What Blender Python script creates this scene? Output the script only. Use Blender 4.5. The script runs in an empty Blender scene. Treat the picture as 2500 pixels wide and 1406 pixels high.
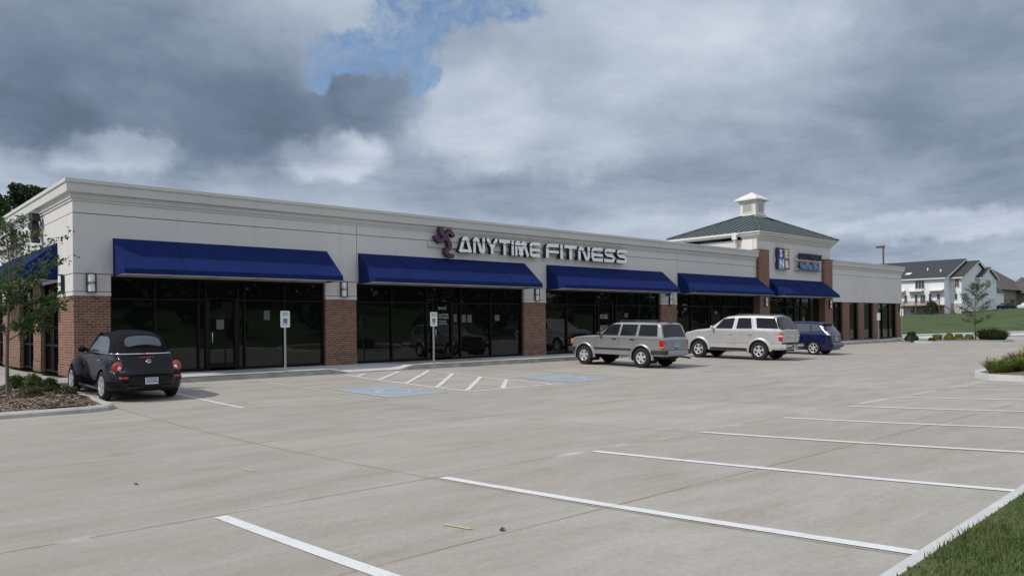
import bpy, bmesh, math, random
import numpy as np
from mathutils import Vector, Matrix
R = math.radians
sc = bpy.context.scene
col = sc.collection

# ---------------------------------------------------------------- camera
YAW, PITCH, ROLL = 0.7328, 0.0032, -0.0108
_c, _s = math.cos(YAW), math.sin(YAW)
fw = Vector((_s, _c, 0)); rt = Vector((_c, -_s, 0)); up = Vector((0, 0, 1))
fw, up = fw*math.cos(PITCH)+up*math.sin(PITCH), up*math.cos(PITCH)-fw*math.sin(PITCH)
rt, up = rt*math.cos(ROLL)+up*math.sin(ROLL), up*math.cos(ROLL)-rt*math.sin(ROLL)
CAM = Vector((-5.2223, -24.0031, 1.5018))
cd = bpy.data.cameras.new('camera'); co = bpy.data.objects.new('camera', cd); col.objects.link(co)
cd.sensor_width = 36; cd.sensor_fit = 'HORIZONTAL'; cd.lens = 27.016; cd.shift_y = 0.033
cd.clip_start = 0.1; cd.clip_end = 5000
M = Matrix.Identity(4)
for i in range(3):
    M[i][0] = rt[i]; M[i][1] = up[i]; M[i][2] = -fw[i]; M[i][3] = CAM[i]
co.matrix_world = M
sc.camera = co
sc.view_settings.view_transform = 'Standard'; sc.view_settings.look = 'None'
sc.view_settings.exposure = 0.06; sc.view_settings.gamma = 1; sc.view_settings.use_curve_mapping = False
sc.cycles.max_bounces = 7; sc.cycles.diffuse_bounces = 3; sc.cycles.glossy_bounces = 4
sc.cycles.transparent_max_bounces = 6
sc.cycles.use_denoising = True

# ---------------------------------------------------------------- sun
TOSUN = Vector((-0.90, 0.20, 1.0)).normalized()
SUN_EL = math.asin(TOSUN.z); SUN_AZ = math.atan2(TOSUN.x, TOSUN.y)
sd = bpy.data.lights.new('sun', 'SUN'); so = bpy.data.objects.new('sun', sd); col.objects.link(so)
sd.energy = 2.6; sd.angle = R(0.6); sd.color = (1.0, 0.945, 0.86)
so.rotation_euler = TOSUN.to_track_quat('Z', 'Y').to_euler()

# ---------------------------------------------------------------- world: Nishita blue behind a broken deck of cumulus
world = bpy.data.worlds.new("World"); sc.world = world; world.use_nodes = True
nt = world.node_tree; nt.nodes.clear(); N = nt.nodes.new; L = nt.links.new
def math_(op, a, b=None, c=None, clamp=False):
    n = N('ShaderNodeMath'); n.operation = op; n.use_clamp = clamp
    for i, v in enumerate((a, b, c)):
        if v is None: continue
        if isinstance(v, (int, float)): n.inputs[i].default_value = v
        else: L(v, n.inputs[i])
    return n.outputs[0]
def noise(vec, scale, detail=6, rough=.55, dist=0.0):
    n = N('ShaderNodeTexNoise'); n.inputs['Scale'].default_value = scale; n.inputs['Detail'].default_value = detail
    n.inputs['Roughness'].default_value = rough; n.inputs['Distortion'].default_value = dist
    if vec is not None: L(vec, n.inputs['Vector'])
    return n
def sky_world():
    tc = N('ShaderNodeTexCoord'); sep = N('ShaderNodeSeparateXYZ'); L(tc.outputs['Generated'], sep.inputs[0])
    X, Y, Z = sep.outputs
    az = math_('MULTIPLY', math_('ARCTAN2', X, Y), 180/math.pi)
    zc = math_('MINIMUM', math_('MAXIMUM', Z, -1), 1)
    el = math_('MULTIPLY', math_('ARCSINE', zc), 180/math.pi)
    # flat cloud-layer coordinates for perspective-correct texture
    den = math_('ADD', math_('MAXIMUM', Z, 0.0), 0.10)
    cmb = N('ShaderNodeCombineXYZ'); L(math_('DIVIDE', X, den), cmb.inputs[0]); L(math_('DIVIDE', Y, den), cmb.inputs[1])
    lay = cmb.outputs[0]
    # angular coordinates, warped so that edges billow
    ae = N('ShaderNodeCombineXYZ'); L(az, ae.inputs[0]); L(el, ae.inputs[1])
    def warp(scale, amt, detail=5):
        w = noise(ae.outputs[0], scale, detail, .6)
        sb = N('ShaderNodeVectorMath'); sb.operation = 'SUBTRACT'; L(w.outputs['Color'], sb.inputs[0]); sb.inputs[1].default_value = (.5, .5, .5)
        ms = N('ShaderNodeVectorMath'); ms.operation = 'MULTIPLY'; L(sb.outputs[0], ms.inputs[0]); ms.inputs[1].default_value = (amt*1.5, amt, 0)
        return ms.outputs[0]
    a1 = N('ShaderNodeVectorMath'); L(ae.outputs[0], a1.inputs[0]); L(warp(.16, 3.2), a1.inputs[1])
    a2 = N('ShaderNodeVectorMath'); L(a1.outputs[0], a2.inputs[0]); L(warp(.62, 1.5, 7), a2.inputs[1])
    wp = a2.outputs[0]
    def blob(cx, cy, rx, ry, soft=.6, src=wp):
        s = N('ShaderNodeVectorMath'); s.operation = 'SUBTRACT'; L(src, s.inputs[0]); s.inputs[1].default_value = (cx, cy, 0)
        m = N('ShaderNodeVectorMath'); m.operation = 'MULTIPLY'; L(s.outputs[0], m.inputs[0]); m.inputs[1].default_value = (1/rx, 1/ry, 0)
        ln = N('ShaderNodeVectorMath'); ln.operation = 'LENGTH'; L(m.outputs[0], ln.inputs[0])
        r = N('ShaderNodeMapRange'); r.interpolation_type = 'SMOOTHSTEP'; L(ln.outputs['Value'], r.inputs[0])
        r.inputs[1].default_value = 1+soft*.5; r.inputs[2].default_value = 1-soft*.5; r.inputs[3].default_value = 0; r.inputs[4].default_value = 1
        return r.outputs[0]
    n1 = noise(lay, .62, 9, .60, .5); n2 = noise(wp, .11, 6, .55); n3 = noise(lay, 2.0, 9, .66, .4)
    b = math_('MULTIPLY_ADD', math_('SUBTRACT', n1.outputs['Fac'], .5), .88, .63)
    b = math_('MULTIPLY_ADD', math_('SUBTRACT', n2.outputs['Fac'], .5), .30, b)
    b = math_('MULTIPLY_ADD', math_('SUBTRACT', n3.outputs['Fac'], .5), .42, b)
    b = math_('MULTIPLY_ADD', math_('MAXIMUM', math_('MULTIPLY', Y, -1.0), 0.0), .30, b)
    for cx, cy, rx, ry, soft, amp in SKY_BLOBS:
        b = math_('MULTIPLY_ADD', blob(cx, cy, rx, ry, soft), amp, b)
    ramp = N('ShaderNodeValToRGB'); cr = ramp.color_ramp; cr.interpolation = 'B_SPLINE'
    cr.elements[0].position = 0.0; cr.elements[0].color = (.105, .142, .20, 1)
    cr.elements[1].position = 1.0; cr.elements[1].color = (.66, .71, .80, 1)
    for p, cc in ((.25, (.155, .205, .290, 1)), (.5, (.285, .345, .44, 1)), (.75, (.43, .50, .60, 1))):
        e = cr.elements.new(p); e.color = cc
    L(b, ramp.inputs[0])
    cl = N('ShaderNodeBackground'); L(ramp.outputs[0], cl.inputs[0]); cl.inputs[1].default_value = 1.0
    sky = N('ShaderNodeTexSky'); sky.sky_type = 'NISHITA'; sky.sun_disc = False
    sky.sun_elevation = SUN_EL; sky.sun_rotation = SUN_AZ; sky.air_density = 1.0; sky.dust_density = .4; sky.ozone_density = 2.0
    bs = N('ShaderNodeBackground'); L(sky.outputs[0], bs.inputs[0]); bs.inputs[1].default_value = 0.125
    g = None
    for cx, cy, rx, ry, soft in BLUE_BLOBS:
        v = blob(cx, cy, rx, ry, soft)
        g = v if g is None else math_('MAXIMUM', g, v)
    wisp = noise(wp, .55, 8, .68)
    wr = N('ShaderNodeMapRange'); L(wisp.outputs['Fac'], wr.inputs[0]); wr.inputs[1].default_value = .64; wr.inputs[2].default_value = .43
    wr.inputs[3].default_value = .30; wr.inputs[4].default_value = .98
    g = math_('MULTIPLY', g, wr.outputs[0], clamp=True)
    mx = N('ShaderNodeMixShader'); L(g, mx.inputs[0]); L(cl.outputs[0], mx.inputs[1]); L(bs.outputs[0], mx.inputs[2])
    out = N('ShaderNodeOutputWorld'); L(mx.outputs[0], out.inputs[0])
# azimuth, elevation, radii (degrees), softness, brightness change
SKY_BLOBS = [
    (17, 16.5, 13.5, 6.0, .8, -.34), (24, 13.6, 5.5, 3.6, .8, -.10), (32.0, 16.2, 3.6, 2.3, .7, -.24), (9.5, 13.2, 4.5, 2.2, .7, -.15),
    (14.6, 11.6, 3.5, 1.5, .7, .34), (29.0, 12.4, 4.0, 1.6, .7, .34), (39.5, 15.5, 5.0, 3.6, .9, .20), (49, 18.5, 9, 4.5, 1.0, .12),
    (44.5, 12.8, 7, 2.2, .8, .15), (73, 15.0, 8, 5.0, .9, -.24), (42, 9.6, 8, 1.7, .8, -.16), (58, 10.2, 9, 1.9, .9, -.10),
    (75, 8.2, 4, 1.6, .8, -.14), (71, 6.0, 6, 1.0, .7, .20), (69, 4.2, 6, 1.1, .8, -.10), (9, 9.5, 7, 2.2, .9, .12),
    (61.5, 18.0, 6, 4, 1.0, .10), (55, 6.5, 8, 1.4, .9, .10), (26, 20.5, 8, 3.0, 1.0, .14),
    (-150, 45, 90, 40, 1.2, .16),
]
BLUE_BLOBS = [(34.6, 21.0, 3.4, 2.2, .35), (31.0, 19.0, 3.6, 1.5, .35), (40.0, 22.4, 4.2, 1.3, .5), (35.2, 18.4, 1.5, 2.0, .4), (28.3, 17.6, 1.3, 1.2, .4),
              (-60, 50, 20, 12, .8)]
sky_world()

# ---------------------------------------------------------------- materials
MATS = {}
def rgba(c): return (c[0], c[1], c[2], 1)
class NB:
    def __init__(s, name):
        s.m = bpy.data.materials.new(name); s.m.use_nodes = True; s.t = s.m.node_tree
        s.b = s.t.nodes['Principled BSDF']; s.tc = None
    def n(s, t): return s.t.nodes.new(t)
    def l(s, a, b): s.t.links.new(a, b)
    def obj(s):
        if s.tc is None: s.tc = s.n('ShaderNodeTexCoord')
        return s.tc.outputs['Object']
    def geo(s): return s.n('ShaderNodeNewGeometry').outputs['Position']
    def math(s, op, a, b=None, clamp=False):
        n = s.n('ShaderNodeMath'); n.operation = op; n.use_clamp = clamp
        for i, v in enumerate((a, b)):
            if v is None: continue
            if isinstance(v, (int, float)): n.inputs[i].default_value = v
            else: s.l(v, n.inputs[i])
        return n.outputs[0]
    def noise(s, scale, detail=5, rough=.6, vec=None, stretch=None):
        v = vec if vec is not None else s.obj()
        if stretch:
            mp = s.n('ShaderNodeMapping'); mp.inputs['Scale'].default_value = stretch; s.l(v, mp.inputs[0]); v = mp.outputs[0]
        n = s.n('ShaderNodeTexNoise'); n.inputs['Scale'].default_value = scale; n.inputs['Detail'].default_value = detail
        n.inputs['Roughness'].default_value = rough; s.l(v, n.inputs['Vector']); return n.outputs['Fac']
    def ramp(s, f, stops):
        r = s.n('ShaderNodeValToRGB'); e = r.color_ramp.elements
        e[0].position, e[0].color = stops[0][0], rgba(stops[0][1]); e[1].position, e[1].color = stops[-1][0], rgba(stops[-1][1])
        for p, c in stops[1:-1]:
            q = e.new(p); q.color = rgba(c)
        s.l(f, r.inputs[0]); return r.outputs[0]
    def mix(s, f, a, b, mode='MIX'):
        n = s.n('ShaderNodeMix'); n.data_type = 'RGBA'; n.blend_type = mode
        for i, v in ((0, f), (6, a), (7, b)):
            if isinstance(v, (int, float)): n.inputs[i].default_value = v
            elif isinstance(v, tuple): n.inputs[i].default_value = rgba(v)
            else: s.l(v, n.inputs[i])
        return n.outputs[2]
    def col(s, c): s.l(c, s.b.inputs['Base Color'])
    def set(s, **k):
        for a, v in k.items():
            s.b.inputs[{'rough': 'Roughness', 'metal': 'Metallic', 'spec': 'Specular IOR Level', 'coat': 'Coat Weight', 'coatr': 'Coat Roughness', 'ior': 'IOR', 'alpha': 'Alpha', 'sheen': 'Sheen Weight', 'trans': 'Transmission Weight', 'sub': 'Subsurface Weight'}[a]].default_value = v
        return s
    def bump(s, f, strength, dist=.01):
        b = s.n('ShaderNodeBump'); b.inputs['Strength'].default_value = strength; b.inputs['Distance'].default_value = dist
        s.l(f, b.inputs['Height']); s.l(b.outputs[0], s.b.inputs['Normal'])
def simple(name, c, rough=.5, metal=0, var=.12, scale=6, bump=0, coat=0, spec=.5, stretch=None, detail=5):
    b = NB(name)
    lo = tuple(x*(1-var) for x in c); hi = tuple(min(1, x*(1+var)) for x in c)
    f = b.noise(scale, detail, stretch=stretch)
    b.col(b.ramp(f, [(.3, lo), (.7, hi)])); b.set(rough=rough, metal=metal, coat=coat, spec=spec)
    if coat: b.set(coatr=.03)
    if bump: b.bump(b.noise(scale*6, 4), bump, .01)
    MATS[name] = b.m; return b.m

GY = -2.3066
def G(y):   # height of the parking lot (a shallow drainage valley in front of the shops)
    d = max(min(y, GY)-GY, -20.5)
    return 0.0366*d+0.0023*d*d

def mk_concrete():
    b = NB('lot_concrete'); p = b.geo()
    base = b.ramp(b.noise(.16, 6, .62, p), [(.3, (.370, .346, .314)), (.5, (.408, .385, .352)), (.72, (.455, .436, .405))])
    st = b.noise(.55, 7, .7, p, (1.0, 3.0, 1)); base = b.mix(b.ramp(st, [(.42, (0, 0, 0)), (.70, (.9, .9, .9))]), base, (.325, .285, .245))
    st2 = b.noise(1.3, 5, .65, p, (.25, 1.7, 1)); base = b.mix(b.ramp(st2, [(.55, (0, 0, 0)), (.8, (.5, .5, .5))]), base, (.43, .42, .405))
    fine = b.noise(26, 4, .75, p); base = b.mix(.55, base, b.ramp(fine, [(.25, (.70, .69, .68)), (.75, (1.22, 1.22, 1.22))]), 'MULTIPLY')
    sep = b.n('ShaderNodeSeparateXYZ'); b.l(p, sep.inputs[0]); x, y, z = sep.outputs
    wob = b.math('MULTIPLY', b.math('SUBTRACT', b.noise(.9, 4, .6, p), .5), .05)
    def near(v, c, w):   # 1 on the joint line
        d = b.math('ABSOLUTE', b.math('SUBTRACT', b.math('ADD', v, wob), c))
        return b.math('SUBTRACT', 1.0, b.math('MULTIPLY', d, 1.0/w), True)
    def nearmod(v, off, per, w):
        m = b.math('FLOORED_MODULO', b.math('ADD', b.math('ADD', v, wob), -off+per/2), per)
        d = b.math('ABSOLUTE', b.math('SUBTRACT', m, per/2))
        return b.math('SUBTRACT', 1.0, b.math('MULTIPLY', d, 1.0/w), True)
    j = nearmod(x, -.72, 4.43, .016)
    for c in (-5.9, -9.4, -13.6, -17.78, -20.05): j = b.math('MAXIMUM', j, near(y, c, .016))
    brk = b.ramp(b.noise(.8, 4, .7, p), [(.36, (.25, .25, .25)), (.58, (1, 1, 1))])
    base = b.mix(b.mix(1.0, b.ramp(j, [(0, (0, 0, 0)), (.35, (1, 1, 1))]), brk, 'MULTIPLY'), base, (.20, .17, .135))
    # rusty bleeding along the joints, lighter sawdust on others
    h = nearmod(x, -.72, 4.43, .10)
    for c in (-9.4, -13.6, -20.05): h = b.math('MAXIMUM', h, near(y, c, .16))
    hs = b.mix(1.0, b.ramp(h, [(0, (0, 0, 0)), (1, (.6, .6, .6))]), b.ramp(b.noise(.45, 5, .7, p), [(.45, (0, 0, 0)), (.7, (1, 1, 1))]), 'MULTIPLY')
    base = b.mix(hs, base, (.36, .27, .19))
    hl = near(y, -17.78, .12)
    hm = b.mix(1.0, b.ramp(hl, [(0, (0, 0, 0)), (1, (.8, .8, .8))]), b.ramp(b.noise(.7, 5, .7, p), [(.5, (0, 0, 0)), (.62, (1, 1, 1))]), 'MULTIPLY')
    base = b.mix(hm, base, (.60, .60, .58))
    # oil drips
    sp = b.ramp(b.noise(1.1, 3, .5, p), [(.69, (0, 0, 0)), (.76, (.35, .35, .35))]); base = b.mix(sp, base, (.24, .22, .20))
    # slabs poured at different times
    vr = b.n('ShaderNodeTexWhiteNoise'); vr.noise_dimensions = '2D'
    cx = b.math('FLOOR', b.math('MULTIPLY', b.math('ADD', x, .72), 1/4.43)); cy = b.math('FLOOR', b.math('MULTIPLY', b.math('ADD', y, 17.78), 1/4.19))
    cb = b.n('ShaderNodeCombineXYZ'); b.l(cx, cb.inputs[0]); b.l(cy, cb.inputs[1]); b.l(cb.outputs[0], vr.inputs['Vector'])
    base = b.mix(1.0, base, b.ramp(vr.outputs['Value'], [(0, (.955, .955, .955)), (1, (1.045, 1.04, 1.03))]), 'MULTIPLY')
    b.col(base); b.set(rough=.85, spec=.25); b.bump(fine, .25, .006); MATS['lot_concrete'] = b.m
mk_concrete()
def mk_walk():
    b = NB('sidewalk_concrete'); p = b.geo()
    sep = b.n('ShaderNodeSeparateXYZ'); b.l(p, sep.inputs[0]); x, y, z = sep.outputs
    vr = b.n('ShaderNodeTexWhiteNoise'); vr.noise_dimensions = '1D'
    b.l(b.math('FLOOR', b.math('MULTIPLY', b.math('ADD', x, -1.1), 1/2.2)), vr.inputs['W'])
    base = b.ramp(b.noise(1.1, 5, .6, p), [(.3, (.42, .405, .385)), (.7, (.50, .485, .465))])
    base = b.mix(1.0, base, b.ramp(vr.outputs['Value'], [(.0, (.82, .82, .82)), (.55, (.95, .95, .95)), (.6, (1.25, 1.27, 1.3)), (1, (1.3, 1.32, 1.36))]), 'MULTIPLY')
    m = b.math('FLOORED_MODULO', b.math('ADD', x, -1.1+1.1), 2.2); d = b.math('ABSOLUTE', b.math('SUBTRACT', m, 1.1))
    j = b.math('SUBTRACT', 1.0, b.math('MULTIPLY', d, 1/.02), True)
    base = b.mix(j, base, (.17, .16, .15))
    fine = b.noise(30, 3, .7, p); base = b.mix(.4, base, b.ramp(fine, [(.25, (.75, .75, .75)), (.75, (1.2, 1.2, 1.2))]), 'MULTIPLY')
    b.col(base); b.set(rough=.85, spec=.25); b.bump(fine, .2, .005); MATS['sidewalk_concrete'] = b.m
mk_walk()
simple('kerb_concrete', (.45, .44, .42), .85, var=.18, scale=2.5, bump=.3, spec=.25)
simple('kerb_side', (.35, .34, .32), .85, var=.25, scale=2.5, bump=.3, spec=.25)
simple('kerb_pale', (.58, .58, .57), .85, var=.12, scale=2.0, bump=.25, spec=.25)
def mk_paint(name, c, wear, under=(.42, .40, .37), thr=.5, sc_=2.6):
    b = NB(name); p = b.geo()
    f = b.noise(sc_, 9, .78, p); w = b.ramp(f, [(thr-.10, (1, 1, 1)), (thr+.10, (1-wear,)*3)])
    g = b.noise(40, 3, .7, p)
    w = b.mix(1.0, w, b.ramp(g, [(.3, (1-wear*.6,)*3), (.5, (1, 1, 1))]), 'MULTIPLY')
    b.col(b.mix(w, under, c)); b.set(rough=.75, spec=.3); MATS[name] = b.m
mk_paint('white_line_paint', (.76, .77, .78), .55, thr=.60)
mk_paint('worn_white_paint', (.72, .72, .71), .75, thr=.54)
mk_paint('worn_white_bright', (.74, .75, .75), .75, thr=.56)
mk_paint('ghost_white_paint', (.60, .60, .58), .92, thr=.46)
mk_paint('worn_blue_paint', (.27, .40, .56), .85, thr=.50, sc_=1.4)
mk_paint('yellow_chalk', (.60, .52, .22), .7, thr=.52)
def mk_eifs(name, c):
    b = NB(name); p = b.geo()
    base = b.ramp(b.noise(.35, 6, .6, p), [(.3, tuple(x*.955 for x in c)), (.7, tuple(min(1, x*1.03) for x in c))])
    st = b.noise(1.4, 5, .65, p, (1.6, 1.6, .14)); base = b.mix(b.ramp(st, [(.52, (0, 0, 0)), (.78, (.45, .45, .45))]), base, tuple(x*.80 for x in c))
    g = b.noise(55, 3, .7, p); base = b.mix(.5, base, b.ramp(g, [(.25, (.88, .88, .88)), (.75, (1.06, 1.06, 1.06))]), 'MULTIPLY')
    b.col(base); b.set(rough=.9, spec=.2); b.bump(g, .35, .004); MATS[name] = b.m
mk_eifs('stucco', (.68, .665, .650)); mk_eifs('stucco_tower', (.69, .67, .65)); mk_eifs('cornice_stucco', (.62, .615, .59))
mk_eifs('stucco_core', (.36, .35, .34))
def mk_brick():
    b = NB('brick_masonry'); p = b.geo()
    sep = b.n('ShaderNodeSeparateXYZ'); b.l(p, sep.inputs[0]); x, y, z = sep.outputs
    cb = b.n('ShaderNodeCombineXYZ'); b.l(b.math('ADD', x, y), cb.inputs[0]); b.l(b.math('ADD', z, -.15), cb.inputs[1])
    br = b.n('ShaderNodeTexBrick'); b.l(cb.outputs[0], br.inputs['Vector']); br.inputs['Scale'].default_value = 1
    br.inputs['Brick Width'].default_value = .205; br.inputs['Row Height'].default_value = .072; br.inputs['Mortar Size'].default_value = .0075
    br.inputs['Mortar Smooth'].default_value = .2; br.inputs['Bias'].default_value = -.15
    br.inputs['Color1'].default_value = (.235, .108, .066, 1); br.inputs['Color2'].default_value = (.125, .055, .040, 1); br.inputs['Mortar'].default_value = (.36, .31, .265, 1)
    base = b.mix(.5, br.outputs['Color'], b.ramp(b.noise(3, 5, .6, p), [(.3, (.75, .75, .75)), (.7, (1.25, 1.22, 1.18))]), 'MULTIPLY')
    dk = b.ramp(b.noise(9, 2, .4, p, (1, 1, 3)), [(.66, (0, 0, 0)), (.7, (.8, .8, .8))]); base = b.mix(dk, base, (.055, .05, .055))
    b.col(base); b.set(rough=.85, spec=.25); b.bump(br.outputs['Fac'], -.4, .006); MATS['brick'] = b.m
mk_brick()
simple('brick_trim', (.16, .075, .055), .85, var=.3, scale=8)
def mk_glass():
    b = NB('tinted_storefront_glass'); p = b.geo()
    b.b.inputs['Base Color'].default_value = (.006, .007, .007, 1); b.set(rough=.015, spec=.5, ior=1.5)
    b.bump(b.noise(.7, 2, .4, p), .035, .05); MATS['storefront_glass'] = b.m
mk_glass()
simple('dark_bronze', (.012, .011, .011), .55, .0, spec=.15)
simple('dark_interior', (.008, .008, .008), .9)
simple('awning_navy', (.012, .024, .112), .85, var=.12, scale=2.0, bump=.12, spec=.08)
simple('awning_frame', (.42, .40, .38), .5, .4)
simple('lamp_metal', (.035, .035, .04), .45, .5); simple('lamp_glass', (.86, .88, .92), .3, var=.02)
simple('letter_white', (.93, .94, .95), .35, var=.02, coat=.8); simple('letter_return', (.020, .020, .028), .45)
simple('runner_purple', (.075, .030, .075), .42, var=.1, coat=.15)
simple('raceway', (.60, .58, .55), .6, var=.05)
simple('sign_navy', (.025, .04, .12), .4); simple('sign_gold', (.36, .26, .10), .4, var=.3); simple('sign_sky', (.20, .34, .58), .4, var=.2); simple('sign_maroon', (.20, .045, .09), .4, var=.2)
simple('teal_metal', (.085, .112, .115), .5, .1, var=.10, scale=1.2, spec=.5)
simple('white_trim', (.76, .74, .70), .6, var=.05, scale=2)
simple('louver_grey', (.50, .50, .50), .6)
simple('roof_membrane', (.4, .4, .4), .9)
simple('galvanised', (.40, .43, .42), .45, .6, var=.1); simple('sign_white', (.72, .78, .76), .5, var=.03); simple('sign_green', (.05, .26, .17), .5); simple('sign_blue', (.012, .035, .25), .45)
simple('paper', (.15, .15, .125), .8, var=.1); simple('decal_white', (.26, .27, .26), .6); simple('decal_orange', (.15, .03, .012), .6); simple('glass_print', (.44, .45, .43), .6)
simple('tyre_rubber', (.022, .022, .023), .85, var=.25, scale=12, spec=.3)
def wheel_alloy(): 
    b = NB('alloy'); b.b.inputs['Base Color'].default_value = (.72, .73, .75, 1); b.set(metal=.55, rough=.25); b.bump(b.noise(30), .05); MATS['alloy'] = b.m
wheel_alloy()
simple('brake_dark', (.03, .03, .03), .6, .5); simple('underbody', (.012, .012, .012), .9)
simple('black_plastic', (.032, .034, .038), .6, var=.2); simple('chrome', (.75, .76, .78), .12, 1.0, var=.03)
simple('red_lens', (.42, .012, .014), .15, coat=1, var=.1); simple('amber_lens', (.60, .17, .02), .15, coat=1); simple('white_lens', (.70, .70, .70), .15, coat=1); simple('head_lens', (.55, .58, .6), .1, coat=1)
simple('plate_white', (.66, .69, .76), .5, var=.04); simple('plate_print_blue', (.16, .22, .34), .3); simple('plate_blue', (.10, .14, .35), .5)
simple('soft_top', (.012, .012, .016), .95, var=.25, scale=9, bump=.35, spec=.15)
def carglass(name, c, rough=.03):
    b = NB(name); b.b.inputs['Base Color'].default_value = rgba(c); b.set(rough=rough, spec=.38, ior=1.5); b.bump(b.noise(2, 2), .02, .02); MATS[name] = b.m
carglass('car_glass', (.010, .012, .014)); carglass('car_glass_pale', (.085, .10, .115), .06)  # pale version: reflected sky lightened into the glass colour
def paint(name, c, metal=.5, rough=.32, flake=.08):
    b = NB(name); g = b.noise(180, 2, .6)
    d = b.noise(1.6, 5, .6)
    base = b.mix(1.0, b.ramp(g, [(.3, tuple(x*(1-flake) for x in c)), (.7, tuple(x*(1+flake) for x in c))]), b.ramp(d, [(.3, (.90, .90, .90)), (.7, (1.06, 1.05, 1.04))]), 'MULTIPLY')
    b.col(base); b.set(metal=metal, rough=rough, coat=.85 if c[0] > .02 or c[2] > .05 else .45, coatr=.04, spec=.5 if c[0] > .02 else .12); b.bump(b.noise(3, 3), .03, .02); MATS[name] = b.m
paint('paint_black', (.004, .004, .006), .0, .4); paint('paint_pewter', (.38, .38, .40), .55, .34); paint('paint_silver', (.65, .65, .655), .45, .28); paint('paint_blue', (.006, .009, .060), .25, .35)
paint('paint_navy', (.02, .03, .07), .2, .3); paint('paint_white', (.7, .7, .68), .0, .3)
def mk_mulch():
    b = NB('mulch'); p = b.geo(); v = b.n('ShaderNodeTexVoronoi'); v.inputs['Scale'].default_value = 16; b.l(p, v.inputs['Vector'])
    base = b.mix(.65, b.ramp(b.noise(9, 6, .7, p), [(.3, (.09, .065, .05)), (.5, (.20, .155, .12)), (.7, (.36, .30, .25))]), v.outputs['Color'], 'OVERLAY')
    base = b.mix(.6, base, (.21, .17, .14))
    b.col(base); b.set(rough=.95, spec=.1); b.bump(v.outputs['Distance'], 1.0, .05); MATS['mulch'] = b.m
mk_mulch()
def mk_lawn(name, a, c, d, s=.3):
    b = NB(name); p = b.geo()
    base = b.ramp(b.noise(s, 6, .62, p, (1, 1, 1)), [(.3, a), (.5, c), (.72, d)])
    base = b.mix(.6, base, b.ramp(b.noise(s*9, 4, .7, p), [(.3, (.7, .7, .7)), (.7, (1.3, 1.3, 1.3))]), 'MULTIPLY')
    b.col(base); b.set(rough=.95, spec=.1); b.bump(b.noise(14, 4, .7, p), .8, .03); MATS[name] = b.m
mk_lawn('lawn', (.060, .090, .040), (.080, .112, .046), (.125, .145, .075)); mk_lawn('hill_grass', (.018, .034, .012), (.035, .058, .018), (.07, .09, .035), .08)
mk_lawn('ground_green', (.06, .09, .03), (.08, .11, .04), (.10, .13, .05), .05)
def leafmat(name, c, var=.35, trans=.25):
    b = NB(name); g = b.n('ShaderNodeNewGeometry'); 
    rnd = g.outputs['Random Per Island']
    lo = tuple(x*(1-var) for x in c); hi = (c[0]*(1+var*1.3), c[1]*(1+var), c[2]*(1+var*.5))
    b.col(b.mix(.5, b.ramp(rnd, [(0, lo), (.5, c), (1, hi)]), b.ramp(b.noise(1.8, 3, .6), [(.3, lo), (.7, hi)])))
    b.set(rough=.6, spec=.3)
    tr = b.n('ShaderNodeBsdfTranslucent'); tr.inputs[0].default_value = rgba((hi[0]*1.2, hi[1]*1.3, hi[2])); mx = b.n('ShaderNodeMixShader'); mx.inputs[0].default_value = trans
    out = b.t.nodes['Material Output']; b.l(b.b.outputs[0], mx.inputs[1]); b.l(tr.outputs[0], mx.inputs[2]); b.l(mx.outputs[0], out.inputs[0])
    MATS[name] = b.m
leafmat('leaf_green', (.055, .098, .032)); leafmat('leaf_dark', (.022, .045, .018), trans=.15); leafmat('leaf_lime', (.15, .19, .035)); leafmat('leaf_olive', (.075, .105, .03)); leafmat('leaf_brownish', (.075, .08, .035))
leafmat('leaf_forest', (.030, .055, .020), trans=.15); leafmat('grass_blade', (.092, .128, .046), .55, .3); leafmat('lily_blade', (.16, .20, .05), .35); leafmat('flower_yellow', (.55, .33, .03), .2)
simple('bark', (.15, .12, .10), .9, var=.3, scale=12, bump=.6, stretch=(1, 1, .3)); simple('bark_dark', (.07, .05, .045), .9, var=.3, scale=12)
simple('siding_white', (.77, .80, .84), .7, var=.03, scale=3); simple('shingle_dark', (.045, .048, .056), .9, var=.25, scale=2); simple('shingle_brown', (.105, .09, .085), .9, var=.25, scale=1.5)
simple('foundation_grey', (.42, .42, .42), .9); simple('deck_wood', (.16, .085, .06), .8, var=.2, scale=3); simple('window_dark', (.05, .055, .06), .1, spec=.8)
simple('house_brown', (.28, .23, .20), .8); simple('garage_door_white', (.68, .69, .71), .6, var=.03); simple('pole_bronze', (.14, .09, .075), .5, .2)
simple('shrub_core', (.015, .025, .010), .95)

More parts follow.
